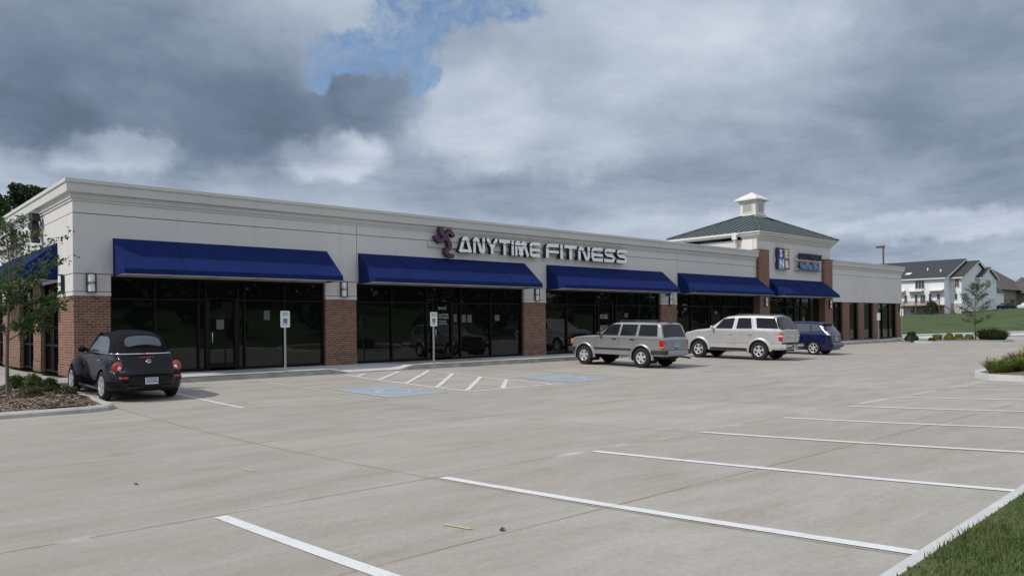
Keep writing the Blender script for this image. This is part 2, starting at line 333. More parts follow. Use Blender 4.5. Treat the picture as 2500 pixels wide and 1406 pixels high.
# ---------------------------------------------------------------- mesh builder and scene helpers
class MB:
    def __init__(s): s.v = []; s.f = []; s.sm = []
    def add(s, vs, fs, smooth=False):
        o = len(s.v); s.v.extend([tuple(p) for p in vs]); s.f.extend([tuple(i+o for i in f) for f in fs]); s.sm.extend([smooth]*len(fs)); return s
    def box(s, x0, x1, y0, y1, z0, z1, bev=0):
        if x0 > x1: x0, x1 = x1, x0
        if y0 > y1: y0, y1 = y1, y0
        if z0 > z1: z0, z1 = z1, z0
        b = min(bev, (x1-x0)*.45, (y1-y0)*.45, (z1-z0)*.45)
        if b <= 0:
            s.add([(x0, y0, z0), (x1, y0, z0), (x1, y1, z0), (x0, y1, z0), (x0, y0, z1), (x1, y0, z1), (x1, y1, z1), (x0, y1, z1)],
                  [(0, 3, 2, 1), (4, 5, 6, 7), (0, 1, 5, 4), (1, 2, 6, 5), (2, 3, 7, 6), (3, 0, 4, 7)]); return s
        vs = []; fs = []
        idx = {}
        for i, (X, sx) in enumerate(((x0, 1), (x1, -1))):
            for j, (Y, sy) in enumerate(((y0, 1), (y1, -1))):
                for k, (Z, sz) in enumerate(((z0, 1), (z1, -1))):
                    for a in range(3):
                        p = [X+sx*b, Y+sy*b, Z+sz*b]; p[a] = (X, Y, Z)[a]
                        idx[(i, j, k, a)] = len(vs); vs.append(tuple(p))
        g = lambda i, j, k, a: idx[(i, j, k, a)]
        fs += [(g(0, 0, 0, 0), g(0, 0, 1, 0), g(0, 1, 1, 0), g(0, 1, 0, 0)), (g(1, 0, 0, 0), g(1, 1, 0, 0), g(1, 1, 1, 0), g(1, 0, 1, 0)),
               (g(0, 0, 0, 1), g(1, 0, 0, 1), g(1, 0, 1, 1), g(0, 0, 1, 1)), (g(0, 1, 0, 1), g(0, 1, 1, 1), g(1, 1, 1, 1), g(1, 1, 0, 1)),
               (g(0, 0, 0, 2), g(0, 1, 0, 2), g(1, 1, 0, 2), g(1, 0, 0, 2)), (g(0, 0, 1, 2), g(1, 0, 1, 2), g(1, 1, 1, 2), g(0, 1, 1, 2))]
        for i in (0, 1):
            for j in (0, 1):
                fs.append((g(i, j, 0, 0), g(i, j, 1, 0), g(i, j, 1, 1), g(i, j, 0, 1)))
                fs.append((g(i, 0, j, 0), g(i, 1, j, 0), g(i, 1, j, 2), g(i, 0, j, 2)))
                fs.append((g(0, i, j, 1), g(1, i, j, 1), g(1, i, j, 2), g(0, i, j, 2)))
                for k in (0, 1): fs.append((g(i, j, k, 0), g(i, j, k, 1), g(i, j, k, 2)))
        s.add(vs, fs); return s
    def tube(s, pts, rad, n=8, smooth=True, cap=True):
        pts = [Vector(p) for p in pts]; m = len(pts)
        rs = rad if isinstance(rad, (list, tuple)) else [rad]*m
        vs = []; prev = None
        for i, p in enumerate(pts):
            d = (pts[min(i+1, m-1)]-pts[max(i-1, 0)]).normalized()
            a = prev if prev is not None else (Vector((0, 0, 1)) if abs(d.z) < .9 else Vector((1, 0, 0)))
            u = (a-d*a.dot(d)); 
            if u.length < 1e-6: u = d.orthogonal()
            u.normalize(); w = d.cross(u); prev = u
            for k in range(n):
                t = 2*math.pi*k/n; vs.append(p+(u*math.cos(t)+w*math.sin(t))*rs[i])
        fs = [(i*n+k, i*n+(k+1) % n, (i+1)*n+(k+1) % n, (i+1)*n+k) for i in range(m-1) for k in range(n)]
        if cap: fs += [tuple(range(n-1, -1, -1)), tuple((m-1)*n+k for k in range(n))]
        s.add(vs, fs, smooth); return s
    def lathe(s, prof, origin, axis='x', n=28, smooth=True):
        vs = []; m = len(prof); O = Vector(origin)
        for a, r in prof:
            for k in range(n):
                t = 2*math.pi*k/n; c_, s_ = r*math.cos(t), r*math.sin(t)
                vs.append(O+Vector({'x': (a, c_, s_), 'y': (c_, a, s_), 'z': (c_, s_, a)}[axis]))
        s.add(vs, [(i*n+k, i*n+(k+1) % n, (i+1)*n+(k+1) % n, (i+1)*n+k) for i in range(m-1) for k in range(n)], smooth); return s
    def grid(s, P, smooth=True):   # P: rows of points
        r, c = len(P), len(P[0]); s.add([p for row in P for p in row], [(i*c+j, i*c+j+1, (i+1)*c+j+1, (i+1)*c+j) for i in range(r-1) for j in range(c-1)], smooth); return s
    def prism(s, poly, y0, y1, axis='y'):   # polygon in the plane, extruded
        n = len(poly)
        def P(a, b, d): return {'y': (a, d, b), 'x': (d, a, b), 'z': (a, b, d)}[axis]
        vs = [P(a, b, y0) for a, b in poly]+[P(a, b, y1) for a, b in poly]
        s.add(vs, [tuple(range(n)), tuple(range(2*n-1, n-1, -1))]+[(i, (i+1) % n, n+(i+1) % n, n+i) for i in range(n)]); return s
    def sphere(s, c, r, n=12, m=8, jit=0, rng=None):
        c = Vector(c); r = Vector(r) if isinstance(r, (tuple, list)) else Vector((r, r, r)); vs = []
        for i in range(m+1):
            p = math.pi*i/m
            for k in range(n):
                t = 2*math.pi*k/n; q = 1+(rng.uniform(-jit, jit) if jit else 0)
                vs.append((c.x+r.x*q*math.sin(p)*math.cos(t), c.y+r.y*q*math.sin(p)*math.sin(t), c.z+r.z*q*math.cos(p)))
        s.add(vs, [(i*n+k, (i+1)*n+k, (i+1)*n+(k+1) % n, i*n+(k+1) % n) for i in range(m) for k in range(n)], True); return s
    def build(s, name, mat, parent=None, fixn=False):
        me = bpy.data.meshes.new(name); me.from_pydata(s.v, [], s.f); me.materials.append(MATS[mat] if isinstance(mat, str) else mat)
        if s.sm: me.polygons.foreach_set('use_smooth', s.sm)
        if fixn:
            bm = bmesh.new(); bm.from_mesh(me); bmesh.ops.recalc_face_normals(bm, faces=bm.faces); bm.to_mesh(me); bm.free()
        me.update(); o = bpy.data.objects.new(name, me); col.objects.link(o)
        if parent is not None: o.parent = parent
        return o
def tag(o, label=None, cat=None, group=None, kind=None):
    if label: o['label'] = label
    if cat: o['category'] = cat
    if group: o['group'] = group
    if kind: o['kind'] = kind
    return o
def empty(name, loc, rz=0, rx=0):
    o = bpy.data.objects.new(name, None); col.objects.link(o); o.location = loc; o.rotation_euler = (rx, 0, rz); return o
def struct(o): o['kind'] = 'structure'; return o
def copy_tree(o, parent=None):
    c = o.copy(); col.objects.link(c); c.parent = parent
    for ch in [x for x in bpy.data.objects if x.parent == o]: copy_tree(ch, c)
    return c
def text_mesh(txt, size, thick, name, mat, parent=None, bold=.0, sx=1.0):
    """letters in the x-z plane, facing -y, origin at the lower left"""
    cu = bpy.data.curves.new(name, 'FONT'); cu.body = txt; cu.size = size; cu.extrude = thick/2; cu.offset = bold; cu.resolution_u = 3
    to = bpy.data.objects.new(name+'_tmp', cu); col.objects.link(to); dg = bpy.context.evaluated_depsgraph_get()
    me = bpy.data.meshes.new_from_object(to.evaluated_get(dg)); bpy.data.objects.remove(to); bpy.data.curves.remove(cu)
    me.transform(Matrix.Rotation(R(90), 4, 'X') @ Matrix.Diagonal((sx, 1, 1, 1)))
    me.materials.clear(); me.materials.append(MATS[mat]); o = bpy.data.objects.new(name, me); col.objects.link(o)
    if parent is not None: o.parent = parent
    return o
def sweep(mb, path, prof, closed=False):
    """mitred sweep of a profile (outward offset, z) along a plan path; outward is to the right of travel"""
    n = len(path); rows = []
    for i, p in enumerate(path):
        def nrm(a, b):
            d = Vector((b[0]-a[0], b[1]-a[1])).normalized(); return Vector((d.y, -d.x))
        if i == 0: m = nrm(path[0], path[1])
        elif i == n-1: m = nrm(path[-2], path[-1])
        else:
            a, b = nrm(path[i-1], p), nrm(p, path[i+1]); m = (a+b)/(1+a.dot(b))
        rows.append([(p[0]+m.x*o, p[1]+m.y*o, z) for o, z in prof])
    mb.grid(rows, False); k = len(prof)
    base = len(mb.v)-n*k
    mb.f.append(tuple(base+j for j in range(k))); mb.sm.append(False)
    mb.f.append(tuple(base+(n-1)*k+j for j in range(k-1, -1, -1))); mb.sm.append(False)
# ================================================================ SETTING
def ys_range(a, b, step): n = max(1, int(math.ceil((b-a)/step))); return [a+(b-a)*i/n for i in range(n+1)]
mb = MB(); mb.box(-1600, 1600, -1600, 1600, -2.6, -2.5); struct(mb.build('ground', 'ground_green'))
def kl(x): return -22.44 if x < -3 else (-22.44+.235*(x+3)/5 if x < 2 else -22.205)
lot_ys = ys_range(-22.7, GY, .55)+[GY+.01, 14, 60]
mb = MB(); mb.grid([[(x, y, G(y)) for x in (-70, -30, 0, 30, 60, 100, 330)] for y in lot_ys]); struct(mb.build('parking_lot', 'lot_concrete'))

def flat_on_lot(mb, x0, x1, y0, y1, dz=.004, step=.6, skew=0.0):
    ys = ys_range(y0, y1, step); mb.grid([[(x0+skew*(y-y1), y, G(y)+dz), (x1+skew*(y-y1), y, G(y)+dz)] for y in ys], False)
def strip_on_lot(mb, a, b, w, dz=.006, step=.5):
    a, b = Vector(a), Vector(b); d = (b-a); ln = d.length; d.normalize(); nn = Vector((-d.y, d.x))*w/2; k = max(1, int(ln/step))
    mb.grid([[(*(a+d*ln*i/k+nn*s_), G((a+d*ln*i/k+nn*s_).y)+dz) for s_ in (-1, 1)] for i in range(k+1)], False)
# white stall lines of the near row
for i in range(-2, 14):
    x = -2.85+2.215*i+(.07 if i > 4 else 0)
    if i > 9: x += .1
    y1 = kl(x)+.03
    if x > 16.0 and x < 22: y1 = -17.9
    mb = MB(); strip_on_lot(mb, (x, -17.86), (x-.0, y1), .105); struct(mb.build('stall_line', 'white_line_paint'))
# far row
for x, ya, yb, m in ((1.15, -3.2, -8.75, 'worn_white_paint'), (4.0, -2.45, -9.3, 'ghost_white_paint'), (12.75, -2.6, -9.3, 'ghost_white_paint'), (15.2, -2.7, -8.8, 'ghost_white_paint'),
                     (20.7, -2.7, -9.2, 'worn_white_paint'), (23.0, -2.7, -9.0, 'ghost_white_paint'), (28.2, -2.7, -8.9, 'worn_white_paint'), (33.2, -2.7, -8.9, 'worn_white_paint'), (36.0, -2.7, -8.9, 'worn_white_paint'), (39.0, -2.7, -8.9, 'worn_white_paint')):
    mb = MB(); strip_on_lot(mb, (x, ya), (x+(.2 if 3 < x < 13 else 0), yb), .10); struct(mb.build('stall_line', m))
mb = MB()
strip_on_lot(mb, (6.88, -2.75), (6.72, -9.25), .11); strip_on_lot(mb, (9.97, -2.9), (9.58, -9.2), .10); strip_on_lot(mb, (6.72, -9.25), (9.6, -9.15), .11)
struct(mb.build('access_aisle_border', 'worn_white_bright'))
mb = MB()
for a, b in (((6.93, -3.44), (7.62, -2.75)), ((6.89, -4.73), (8.92, -2.71)), ((6.84, -6.18), (9.95, -2.95)), ((6.84, -7.63), (9.93, -4.3)), ((6.80, -8.94), (9.75, -5.9)), ((7.8, -9.15), (9.75, -7.1))):
    strip_on_lot(mb, a, b, .13, .009)
struct(mb.build('access_aisle_hatching', 'worn_white_bright'))
for bx0, bx1, by0, by1 in ((4.5, 6.15, -9.05, -6.35), (10.45, 12.3, -9.15, -6.75)):
    mb = MB(); flat_on_lot(mb, bx0, bx1, by0, by1, .005, skew=.03); struct(mb.build('accessible_symbol_ground', 'worn_blue_paint'))
    mb = MB()
    for a, b in (((bx0, by1), (bx1, by1)), ((bx0-.07, by0), (bx0, by1)), ((bx1-.07, by0), (bx1, by1))): strip_on_lot(mb, a, b, .09, .010)
    cx, cy = (bx0+bx1)/2-.03, (by0+by1)/2; q = 1.0
    def arc(c, r, a0, a1, n=10): return [(c[0]+r*math.cos(R(a0+(a1-a0)*i/n)), c[1]+r*math.sin(R(a0+(a1-a0)*i/n))) for i in range(n+1)]
    for pl in (arc((cx-.05, cy-.30), .42, 100, 350), [(cx-.12, cy+.55), (cx-.08, cy-.02), (cx+.32, cy-.05), (cx+.52, cy-.62), (cx+.66, cy-.56)], [(cx-.1, cy+.28), (cx+.25, cy+.28)], arc((cx-.13, cy+.78), .07, 0, 360)):
        for a, b in zip(pl, pl[1:]): strip_on_lot(mb, a, b, .12, .010)
    struct(mb.build('accessible_symbol', 'ghost_white_paint'))
for a, b in (((-1.86, -19.5), (-1.83, -19.78)), ((-1.73, -15.58), (-1.72, -15.88)), ((-1.34, -10.62), (-1.33, -11.08))):
    mb = MB(); strip_on_lot(mb, a, b, .035); struct(mb.build('survey_mark', 'yellow_chalk'))

for x, y, a_, lab in ((-1.71, -19.98, .5, 'curled dry brown leaf on the paving near the second stall line'), (-2.86, -15.66, 1.4, 'small dark dry leaf lying alone on the lane at the left')):
    mb = MB(); mb.grid([[((u-.5)*.06*math.cos(a_)-(v-.5)*.03*math.sin(a_), (u-.5)*.06*math.sin(a_)+(v-.5)*.03*math.cos(a_), .004+.010*(2*v-1)**2+.006*u*u) for u in (0, .3, .6, 1)] for v in (0, .5, 1)])
    o = mb.build('fallen_leaf', 'bark_dark'); o.location = (x, y, G(y)); tag(o, lab, 'leaf')
# sidewalk with kerb; the kerb dips to the access aisle
def walk_front(): # (x, kerb height)
    pts = []
    for x in [-.35, 0.5, 1.1, 3, 5, 6.6, 7.3, 8.0, 9.2, 9.8, 10.5, 12, 16, 20, 25, 30, 35, 40, 45, 50.5, 51.5, 52.5]:
        h = .15
        if 7.3 <= x <= 9.2: h = .025
        if x > 51: h = .05
        pts.append((x, h))
    return pts
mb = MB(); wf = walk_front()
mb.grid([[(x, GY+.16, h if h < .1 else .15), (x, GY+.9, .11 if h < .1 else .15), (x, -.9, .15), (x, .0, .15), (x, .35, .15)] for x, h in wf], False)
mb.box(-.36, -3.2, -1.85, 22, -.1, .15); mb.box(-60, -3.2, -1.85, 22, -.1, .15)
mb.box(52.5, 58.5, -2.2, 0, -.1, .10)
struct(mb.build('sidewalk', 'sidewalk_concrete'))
mb = MB()
mb.grid([[(x, GY-.015, -.03), (x, GY, h-.03 if h > .05 else h), (x, GY+.03, h), (x, GY+.16, h)] for x, h in wf], False)
mb.box(-.82, -.36, -1.98, -1.84, -.1, .15, .02)
mb.box(-.36, -.50, -1.98, GY, -.1, .15)
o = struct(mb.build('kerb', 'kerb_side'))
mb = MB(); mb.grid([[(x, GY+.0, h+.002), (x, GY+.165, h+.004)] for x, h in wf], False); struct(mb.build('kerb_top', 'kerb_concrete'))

# planting bed at the left, with its raised kerb
bed = [(-60, -7.35), (-1.35, -7.35), (-.98, -7.22), (-.78, -6.85), (-.76, -1.98)]
mb = MB(); sweep(mb, bed, [(0.04, -.3), (0.02, .07), (-.02, .10), (-.16, .11), (-.18, .0)]); struct(mb.build('bed_kerb', 'kerb_concrete'))
# (kerb follows the swale a little below the walk)
for o in [bpy.data.objects['bed_kerb']]:
    for v in o.data.vertices: v.co.z += G(v.co.y) if v.co.z > -.2 else 0
rng = random.Random(4)
mb = MB(); rows = []
for j in range(29):
    y = -7.2+5.25*j/28
    rows.append([(x, y, G(y)+.085+.05*math.sin(x*2.1+y)*math.sin(y*1.7+1)+rng.uniform(-.012, .012)) for x in [-60, -20]+[-8+7.1*i/40 for i in range(41)]])
mb.grid(rows); o = mb.build('mulch_bed', 'mulch'); tag(o, 'brown bark mulch spread over the planting bed beside the black convertible', 'mulch', kind='stuff')
mb = MB()
for _ in range(5200):
    x = -.98-abs(rng.gauss(0, 1))*2.3; y = rng.uniform(-7.15, -2.0); z = G(y)+.10+.05*math.sin(x*2.1+y)*math.sin(y*1.7+1)
    a = rng.uniform(0, math.pi); l_ = rng.uniform(.02, .055); w_ = rng.uniform(.008, .018); t = rng.uniform(-.4, .4)
    dx, dy = math.cos(a)*l_, math.sin(a)*l_; ex, ey = -math.sin(a)*w_, math.cos(a)*w_
    mb.add([(x-dx-ex, y-dy-ey, z-t*l_), (x+dx-ex, y+dy-ey, z+t*l_), (x+dx+ex, y+dy+ey, z+t*l_+.006), (x-dx+ex, y-dy+ey, z-t*l_+.006)], [(0, 1, 2, 3)])
def chipmat():
    b = NB('bark_chip'); g = b.n('ShaderNodeNewGeometry'); b.col(b.ramp(g.outputs['Random Per Island'], [(0, (.06, .04, .03)), (.4, (.16, .11, .085)), (.7, (.30, .23, .18)), (1, (.46, .39, .33))])); b.set(rough=.95, spec=.1); MATS['bark_chip'] = b.m
chipmat()
tag(mb.build('bark_chips', 'bark_chip'), 'loose bark chips lying on the mulch bed at the left', 'bark chips', kind='stuff')

# near lawn beyond the kerb at the lower right, and the wooded bank behind the viewer (what the shop glass mirrors)
mb = MB(); sweep(mb, [(-70, kl(-70)), (-3, kl(-3)), (2, kl(2)), (330, kl(330))], [(-.04, G(-22.3)-.03), (.0, G(-22.3)+.035), (.02, G(-22.3)+.055), (.125, G(-22.3)+.065), (.13, -.2)])
o = struct(mb.build('lot_kerb', 'kerb_pale'))
def bank(x, y):
    d = max(0, -(y+31)); return .27+.02*math.sin(x*.21)*math.sin(y*.3)+6.8*(1-math.exp(-(d/24.0)**1.6))*(1+.14*math.sin(x*.045+1))
mb = MB(); rows = []
ysb = [0,  -23.5, -25, -27, -29, -31, -33, -36, -40, -45, -50, -56, -64, -75, -95, -140]
for y in ysb: rows.append([(x, min(y, kl(x)-.12), bank(x, y if y else -22.5)) for x in [-160, -120, -90]+[-70+6*i for i in range(11)]+[-3, 2]+[-4+6*i for i in range(2, 29)]+[200, 240, 300]])
mb.grid(rows); struct(mb.build('lawn', 'lawn'))
rng = random.Random(7)
def np_leaves(name, mat, P, size, parent=None, up_bias=0.0, seed=1, aspect=.55, flat=None):
    """many small leaf quads (one mesh); P: Nx3 centres"""
    r = np.random.RandomState(seed); n = len(P); P = np.asarray(P, float)
    a = r.normal(size=(n, 3)); a[:, 2] += up_bias; a /= np.linalg.norm(a, axis=1, keepdims=True)
    b = r.normal(size=(n, 3)); b -= (b*a).sum(1, keepdims=True)*a; b /= np.linalg.norm(b, axis=1, keepdims=True)
    s = size*r.uniform(.6, 1.35, (n, 1)); c = np.cross(a, b)
    V = np.stack([P-b*s, P+c*s*aspect-b*s*.1, P+b*s, P-c*s*aspect-b*s*.1], 1).reshape(-1, 3)
    me = bpy.data.meshes.new(name); me.vertices.add(4*n); me.vertices.foreach_set('co', V.ravel())
    me.loops.add(4*n); me.loops.foreach_set('vertex_index', np.arange(4*n)); me.polygons.add(n); me.polygons.foreach_set('loop_start', np.arange(n)*4)
    me.update(); me.validate(); me.materials.append(MATS[mat]); o = bpy.data.objects.new(name, me); col.objects.link(o)
    if parent is not None: o.parent = parent
    return o
P = []
for i in range(120):
    x = -80+i*1.75+rng.uniform(-2, 2); y = rng.uniform(-58, -46); z = bank(x, y); h = rng.uniform(3.5, 7.5); w = rng.uniform(1.6, 3.4)
    for k in range(170):
        d = np.array([rng.gauss(0, 1), rng.gauss(0, 1), rng.gauss(0, 1)]); d /= np.linalg.norm(d); q = rng.uniform(.6, 1.0)
        P.append((x+d[0]*w*q, y+d[1]*w*q, z+h*.5+d[2]*h*.55*q))
for i in range(26):
    x = -30+i*4.6+rng.uniform(-2, 2); y = rng.uniform(-44, -33); z = bank(x, y); h = rng.choice((1.2, 2.0, 3.2, 4.2))*rng.uniform(.8, 1.2); w = h*rng.uniform(.35, .6)
    for k in range(int(60+60*h)):
        d = np.array([rng.gauss(0, 1), rng.gauss(0, 1), rng.gauss(0, 1)]); d /= np.linalg.norm(d); q = rng.uniform(.5, 1.0)
        P.append((x+d[0]*w*q, y+d[1]*w*q, z+h*.55+d[2]*h*.45*q))
tag(np_leaves('treeline', 'leaf_forest', P, .5, seed=3), 'dark wooded bank across the lot, mirrored in the shop windows', 'treeline', kind='stuff')
# grass blades at the lower right
r = np.random.RandomState(5); n = 90000
gx = r.uniform(-2.6, 5.2, n); gy = np.array([kl(v) for v in gx])-.12-np.abs(r.uniform(0, 1, n))**.9*2.3
# keep only the area ahead of the viewer
h = r.uniform(.018, .042, n)*(1+.5*np.sin(gx*3)*np.sin(gy*4)); ang = r.uniform(0, 6.283, n); lean = r.uniform(.2, 1.1, n)*h; w = r.uniform(.0025, .005, n)
gz = np.array([bank(a, b) for a, b in zip(gx, gy)])
bx, by = np.cos(ang+1.57)*w, np.sin(ang+1.57)*w
V = np.stack([np.stack([gx-bx, gy-by, gz], 1), np.stack([gx+bx, gy+by, gz], 1), np.stack([gx+np.cos(ang)*lean, gy+np.sin(ang)*lean, gz+h], 1)], 1).reshape(-1, 3)
me = bpy.data.meshes.new('grass'); me.vertices.add(3*n); me.vertices.foreach_set('co', V.ravel()); me.loops.add(3*n); me.loops.foreach_set('vertex_index', np.arange(3*n))
me.polygons.add(n); me.polygons.foreach_set('loop_start', np.arange(n)*3); me.update(); me.validate(); me.materials.append(MATS['grass_blade'])
o = bpy.data.objects.new('grass', me); col.objects.link(o); tag(o, 'short mown green grass beside the pale kerb at the lower right', 'grass', kind='stuff')

# far lawn rising to the houses
def fl_line(x): return 4.5-.14*(x-58)
def fl_z(x, yo): return (.13+2.35*max(0, min(1, (x-66)/82.0))**.92)*min(1, .04+yo/7.0)+(.0 if x < 150 else (min(x, 172)-150)*.05*min(1, yo/9))
xs_ = [57+3*i for i in range(32)]+[153+6*i for i in range(20)]+[300, 340]
mb = MB(); mb.grid([[(x, fl_line(x)+yo, fl_z(x, yo)+.02) for x in xs_] for yo in (0, .5, 2, 4, 7, 11, 16, 24, 34, 50, 80, 130)]); struct(mb.build('hillside_lawn', 'lawn'))
mb = MB(); mb.add([(50, 2.6, .012), (62, .1, .012), (75, -3.3, .012), (110, -9, .012), (150, -12, .012), (150, fl_line(150), .012), (57, fl_line(57), .012), (57.5, 2.6, .012)], [(0, 1, 2, 3, 4, 5, 6, 7)]); struct(mb.build('road', 'kerb_pale'))
mb = MB(); sweep(mb, [(57, fl_line(57)-.02), (150, fl_line(150)-.02)], [(-.6, .20), (0, .20), (.04, .16), (.06, -.05)]); struct(mb.build('drive_kerb', 'kerb_pale'))

# ================================================================ BUILDING
B = empty('commercial_building', (0, 0, 0))
tag(B, 'long one storey stucco and brick strip of shops with a green roofed tower', 'building')
TX0, TX1 = 36.0, 45.1       # tower
XE = 56.95; DEP = 19.0
Z0, ZB, ZR, ZH, ZT = .15, 2.43, 4.74, 3.05, 5.12
# solid dark core so nothing shows through, and the shell behind the panels
mb = MB(); mb.box(.32, XE-.3, .62, DEP-.3, .1, 5.0); mb.build('inner_wall', 'dark_interior', B)
mb = MB(); mb.box(.05, XE-.05, .5, DEP-.05, 5.0, 5.2); mb.build('flat_roof', 'roof_membrane', B)
def panels(mb, x0, x1, z0, z1, y=0.0, th=.06): mb.box(x0, x1, y, y+th, z0, z1)
mb = MB(); g = .012
bays = [(.96, 7.73), (8.96, 17.07), (18.39, 26.6), (27.97, 35.95)]
cuts = [0.0, 8.98, 18.2, 27.98, 36.0]
for a, b in zip(cuts, cuts[1:]):
    panels(mb, a+(g if a else 0), b-g, ZR+g, ZT+.05); 
for a, b in zip([0.0, 8.98, 27.98], [8.98, 27.98, 36.0]):
    panels(mb, a+(g if a else 0), b-g, ZH+g, ZR-g)
piers = [(0.0, .96), (7.73, 8.96), (17.07, 18.39), (26.6, 27.97)]
for a, b in piers:
    panels(mb, a, b, 2.56, ZH-g); mb.box(a-.0, b+.0, -.012, .06, ZB, 2.54, 0)
# left facade
mb.box(0, .06, .062, DEP, ZR+g, ZT+.05); mb.box(0, .06, .062, DEP, ZH+g, ZR-g)
lpiers = [(0.0, 1.90), (9.4, 11.2)]
for a, b in lpiers: mb.box(0, .06, max(a, .062), b, 2.56, ZH-g); mb.box(-.012, .06, max(a, -.012) if a > 0 else .062, b, ZB, 2.54)
mb.box(.06, .06+.001, 1.9, 9.4, 2.9, 3.0)
mb.build('stucco_wall', 'stucco', B)
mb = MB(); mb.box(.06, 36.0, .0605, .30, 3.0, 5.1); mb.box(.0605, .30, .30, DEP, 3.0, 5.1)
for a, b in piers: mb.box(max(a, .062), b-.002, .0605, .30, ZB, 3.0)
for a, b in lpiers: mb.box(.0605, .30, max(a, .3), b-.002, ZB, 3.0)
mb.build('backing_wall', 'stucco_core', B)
for a, b in piers:
    m_ = MB(); m_.box(a+.012, b-.012, .012, .34, Z0+.34, ZB); m_.box(a+.002, b-.002, .0, .34, Z0, Z0+.33)
    m_.build('brick_pier', 'brick', B)
for a, b in [(0.36, 1.90), (4.35, 5.50), (7.83, 11.2), (14, 15)]:
    m_ = MB(); m_.box(.012, .34, a, b, Z0+.34, ZB if b < 3 or a > 7 else 2.98); m_.box(.0, .34, a-.005, b+.005, Z0, Z0+.33); m_.build('brick_pier', 'brick', B)
# cornice sweeps
CORN = [(-.01, 5.07), (.03, 5.075), (.032, 5.14), (.065, 5.15), (.075, 5.27), (.175, 5.30), (.185, 5.55), (.222, 5.555), (.222, 5.655), (-.35, 5.68), (-.35, 5.2)]
mb = MB(); sweep(mb, [(0, DEP), (0, 0), (35.78, 0)], CORN); mb.build('cornice', 'cornice_stucco', B)

# storefront glazing builder: glass sheet, dark bronze mullions
def glazing(x0, x1, ztop, mull, transoms, y=.20, parent=B, doors=(), sill=True):
    m_ = MB(); ex = [x0]+list(mull)+[x1]; ez = [Z0]+list(transoms)+[ztop]; rg = random.Random(int(x0*10))
    for a, b in zip(ex, ex[1:]):
        for c, d in zip(ez, ez[1:]):
            t = [rg.uniform(0, .007) for _ in range(4)]; m_.add([(a, y+t[0], c), (b, y+t[1], c), (b, y+t[2], d), (a, y+t[3], d)], [(0, 1, 2, 3)])
    gl = m_.build('shop_window', 'storefront_glass', parent)
    f = MB(); w = .055
    for x in [x0+.03]+list(mull)+[x1-.03]: f.box(x-w/2, x+w/2, y-.07, y-.001, Z0, ztop)
    for z in [Z0+.06]+list(transoms)+[ztop-.03]:
        xs = [x0+.03]+list(mull)+[x1-.03]
        for a, b in zip(xs, xs[1:]):
            f.box(a+w/2+.001, b-w/2-.001, y-.062, y-.001, z-w/2-(.03 if z < .3 else 0), z+w/2)
    f.build('frame', 'dark_bronze', gl)
    return gl
def shop_door(x0, x1, y=.19, z1=2.42, two=False):
    f = MB(); f.box(x0, x0+.09, y-.055, y, Z0, z1); f.box(x1-.09, x1, y-.055, y, Z0, z1); f.box(x0+.091, x1-.091, y-.052, y, z1-.10, z1); f.box(x0+.091, x1-.091, y-.052, y, Z0, Z0+.24)
    d = f.build('door', 'dark_bronze', B); h = MB(); xh = x0+.14
    h.tube([(xh, y-.06, 1.0), (xh, y-.11, 1.02), (xh, y-.11, 1.35), (xh, y-.06, 1.37)], .013, 6); h.build('handle', 'chrome', d)
    return d
glazing(.96, 7.73, 3.0, [2.2, 3.47, 3.70, 4.72, 4.93, 6.3], [2.36]); shop_door(3.73, 4.69)
glazing(8.96, 17.07, 3.0, [10.52, 12.1, 13.75, 15.33], [2.36]); shop_door(12.35, 13.35)
glazing(18.39, 26.6, 3.0, [19.85, 21.75, 23.25, 24.95], [2.36]); shop_door(21.95, 23.05)
glazing(27.97, 35.95, 3.0, [29.4, 31.1, 32.65, 34.3], [2.36]); shop_door(31.3, 32.5)
glazing(37.05, 44.0, 3.0, [39.5, 40.55, 41.45, 42.6], [2.36]); shop_door(40.6, 41.4); shop_door(41.45, 42.3)
# left facade glass (faces -x)
def glazing_left(y0, y1, ztop=2.98, x=.20):
    m_ = MB(); m_.add([(x, y0, Z0), (x, y1, Z0), (x, y1, ztop), (x, y0, ztop)], [(0, 3, 2, 1)]); gl = m_.build('shop_window', 'storefront_glass', B)
    f = MB(); 
    for y in (y0+.03, (y0+y1)/2, y1-.03): f.box(x-.07, x-.001, y-.03, y+.03, Z0, ztop)
    for z in (Z0+.06, 1.0, 2.36, ztop-.03): f.box(x-.06, x-.001, y0+.061, (y0+y1)/2-.031, z-.03, z+.03); f.box(x-.06, x-.001, (y0+y1)/2+.031, y1-.061, z-.03, z+.03)
    f.build('frame', 'dark_bronze', gl)
glazing_left(1.9, 4.35); glazing_left(5.5, 7.83); glazing_left(11.2, 14)

# --- tower
mb = MB()
mb.box(TX0+.75, TX1-.95, 0, .10, 3.9, 6.40); mb.box(TX0+.75, TX1-.95, 0, .10, 3.0, 3.88)
mb.box(TX0-.12, TX0+.749, 0, .30, 5.78, 6.40); mb.box(TX1-.949, TX1+.05, 0, .30, 5.58, 6.40)
mb.box(TX0-.12, TX0, .301, 6.2, 5.0, 6.4); mb.box(TX1, TX1+.05, .301, 6.2, 5.0, 6.4); mb.box(TX0, TX1, 6.1, 6.2, 5.0, 6.4)
mb.build('tower_wall', 'stucco_tower', B)
mb = MB(); mb.box(TX0-.16, TX0+.25, .25, .95, 5.0, 6.4); mb.build('tower_return', 'white_trim', B)
for a, b, zt in ((TX0-.22, TX0+.90, 5.76), (TX1-1.2, TX1-.08, 5.56)):
    m_ = MB(); m_.box(a, b, -.21, .5, Z0+.34, zt-.05); m_.box(a-.01, b+.01, -.22, .5, Z0, Z0+.33); o = m_.build('brick_pilaster', 'brick', B)
    m_ = MB(); m_.box(a-.015, b+.015, -.225, .5, zt-.045, zt+.0, .008); m_.build('pilaster_cap', 'brick_trim', o)
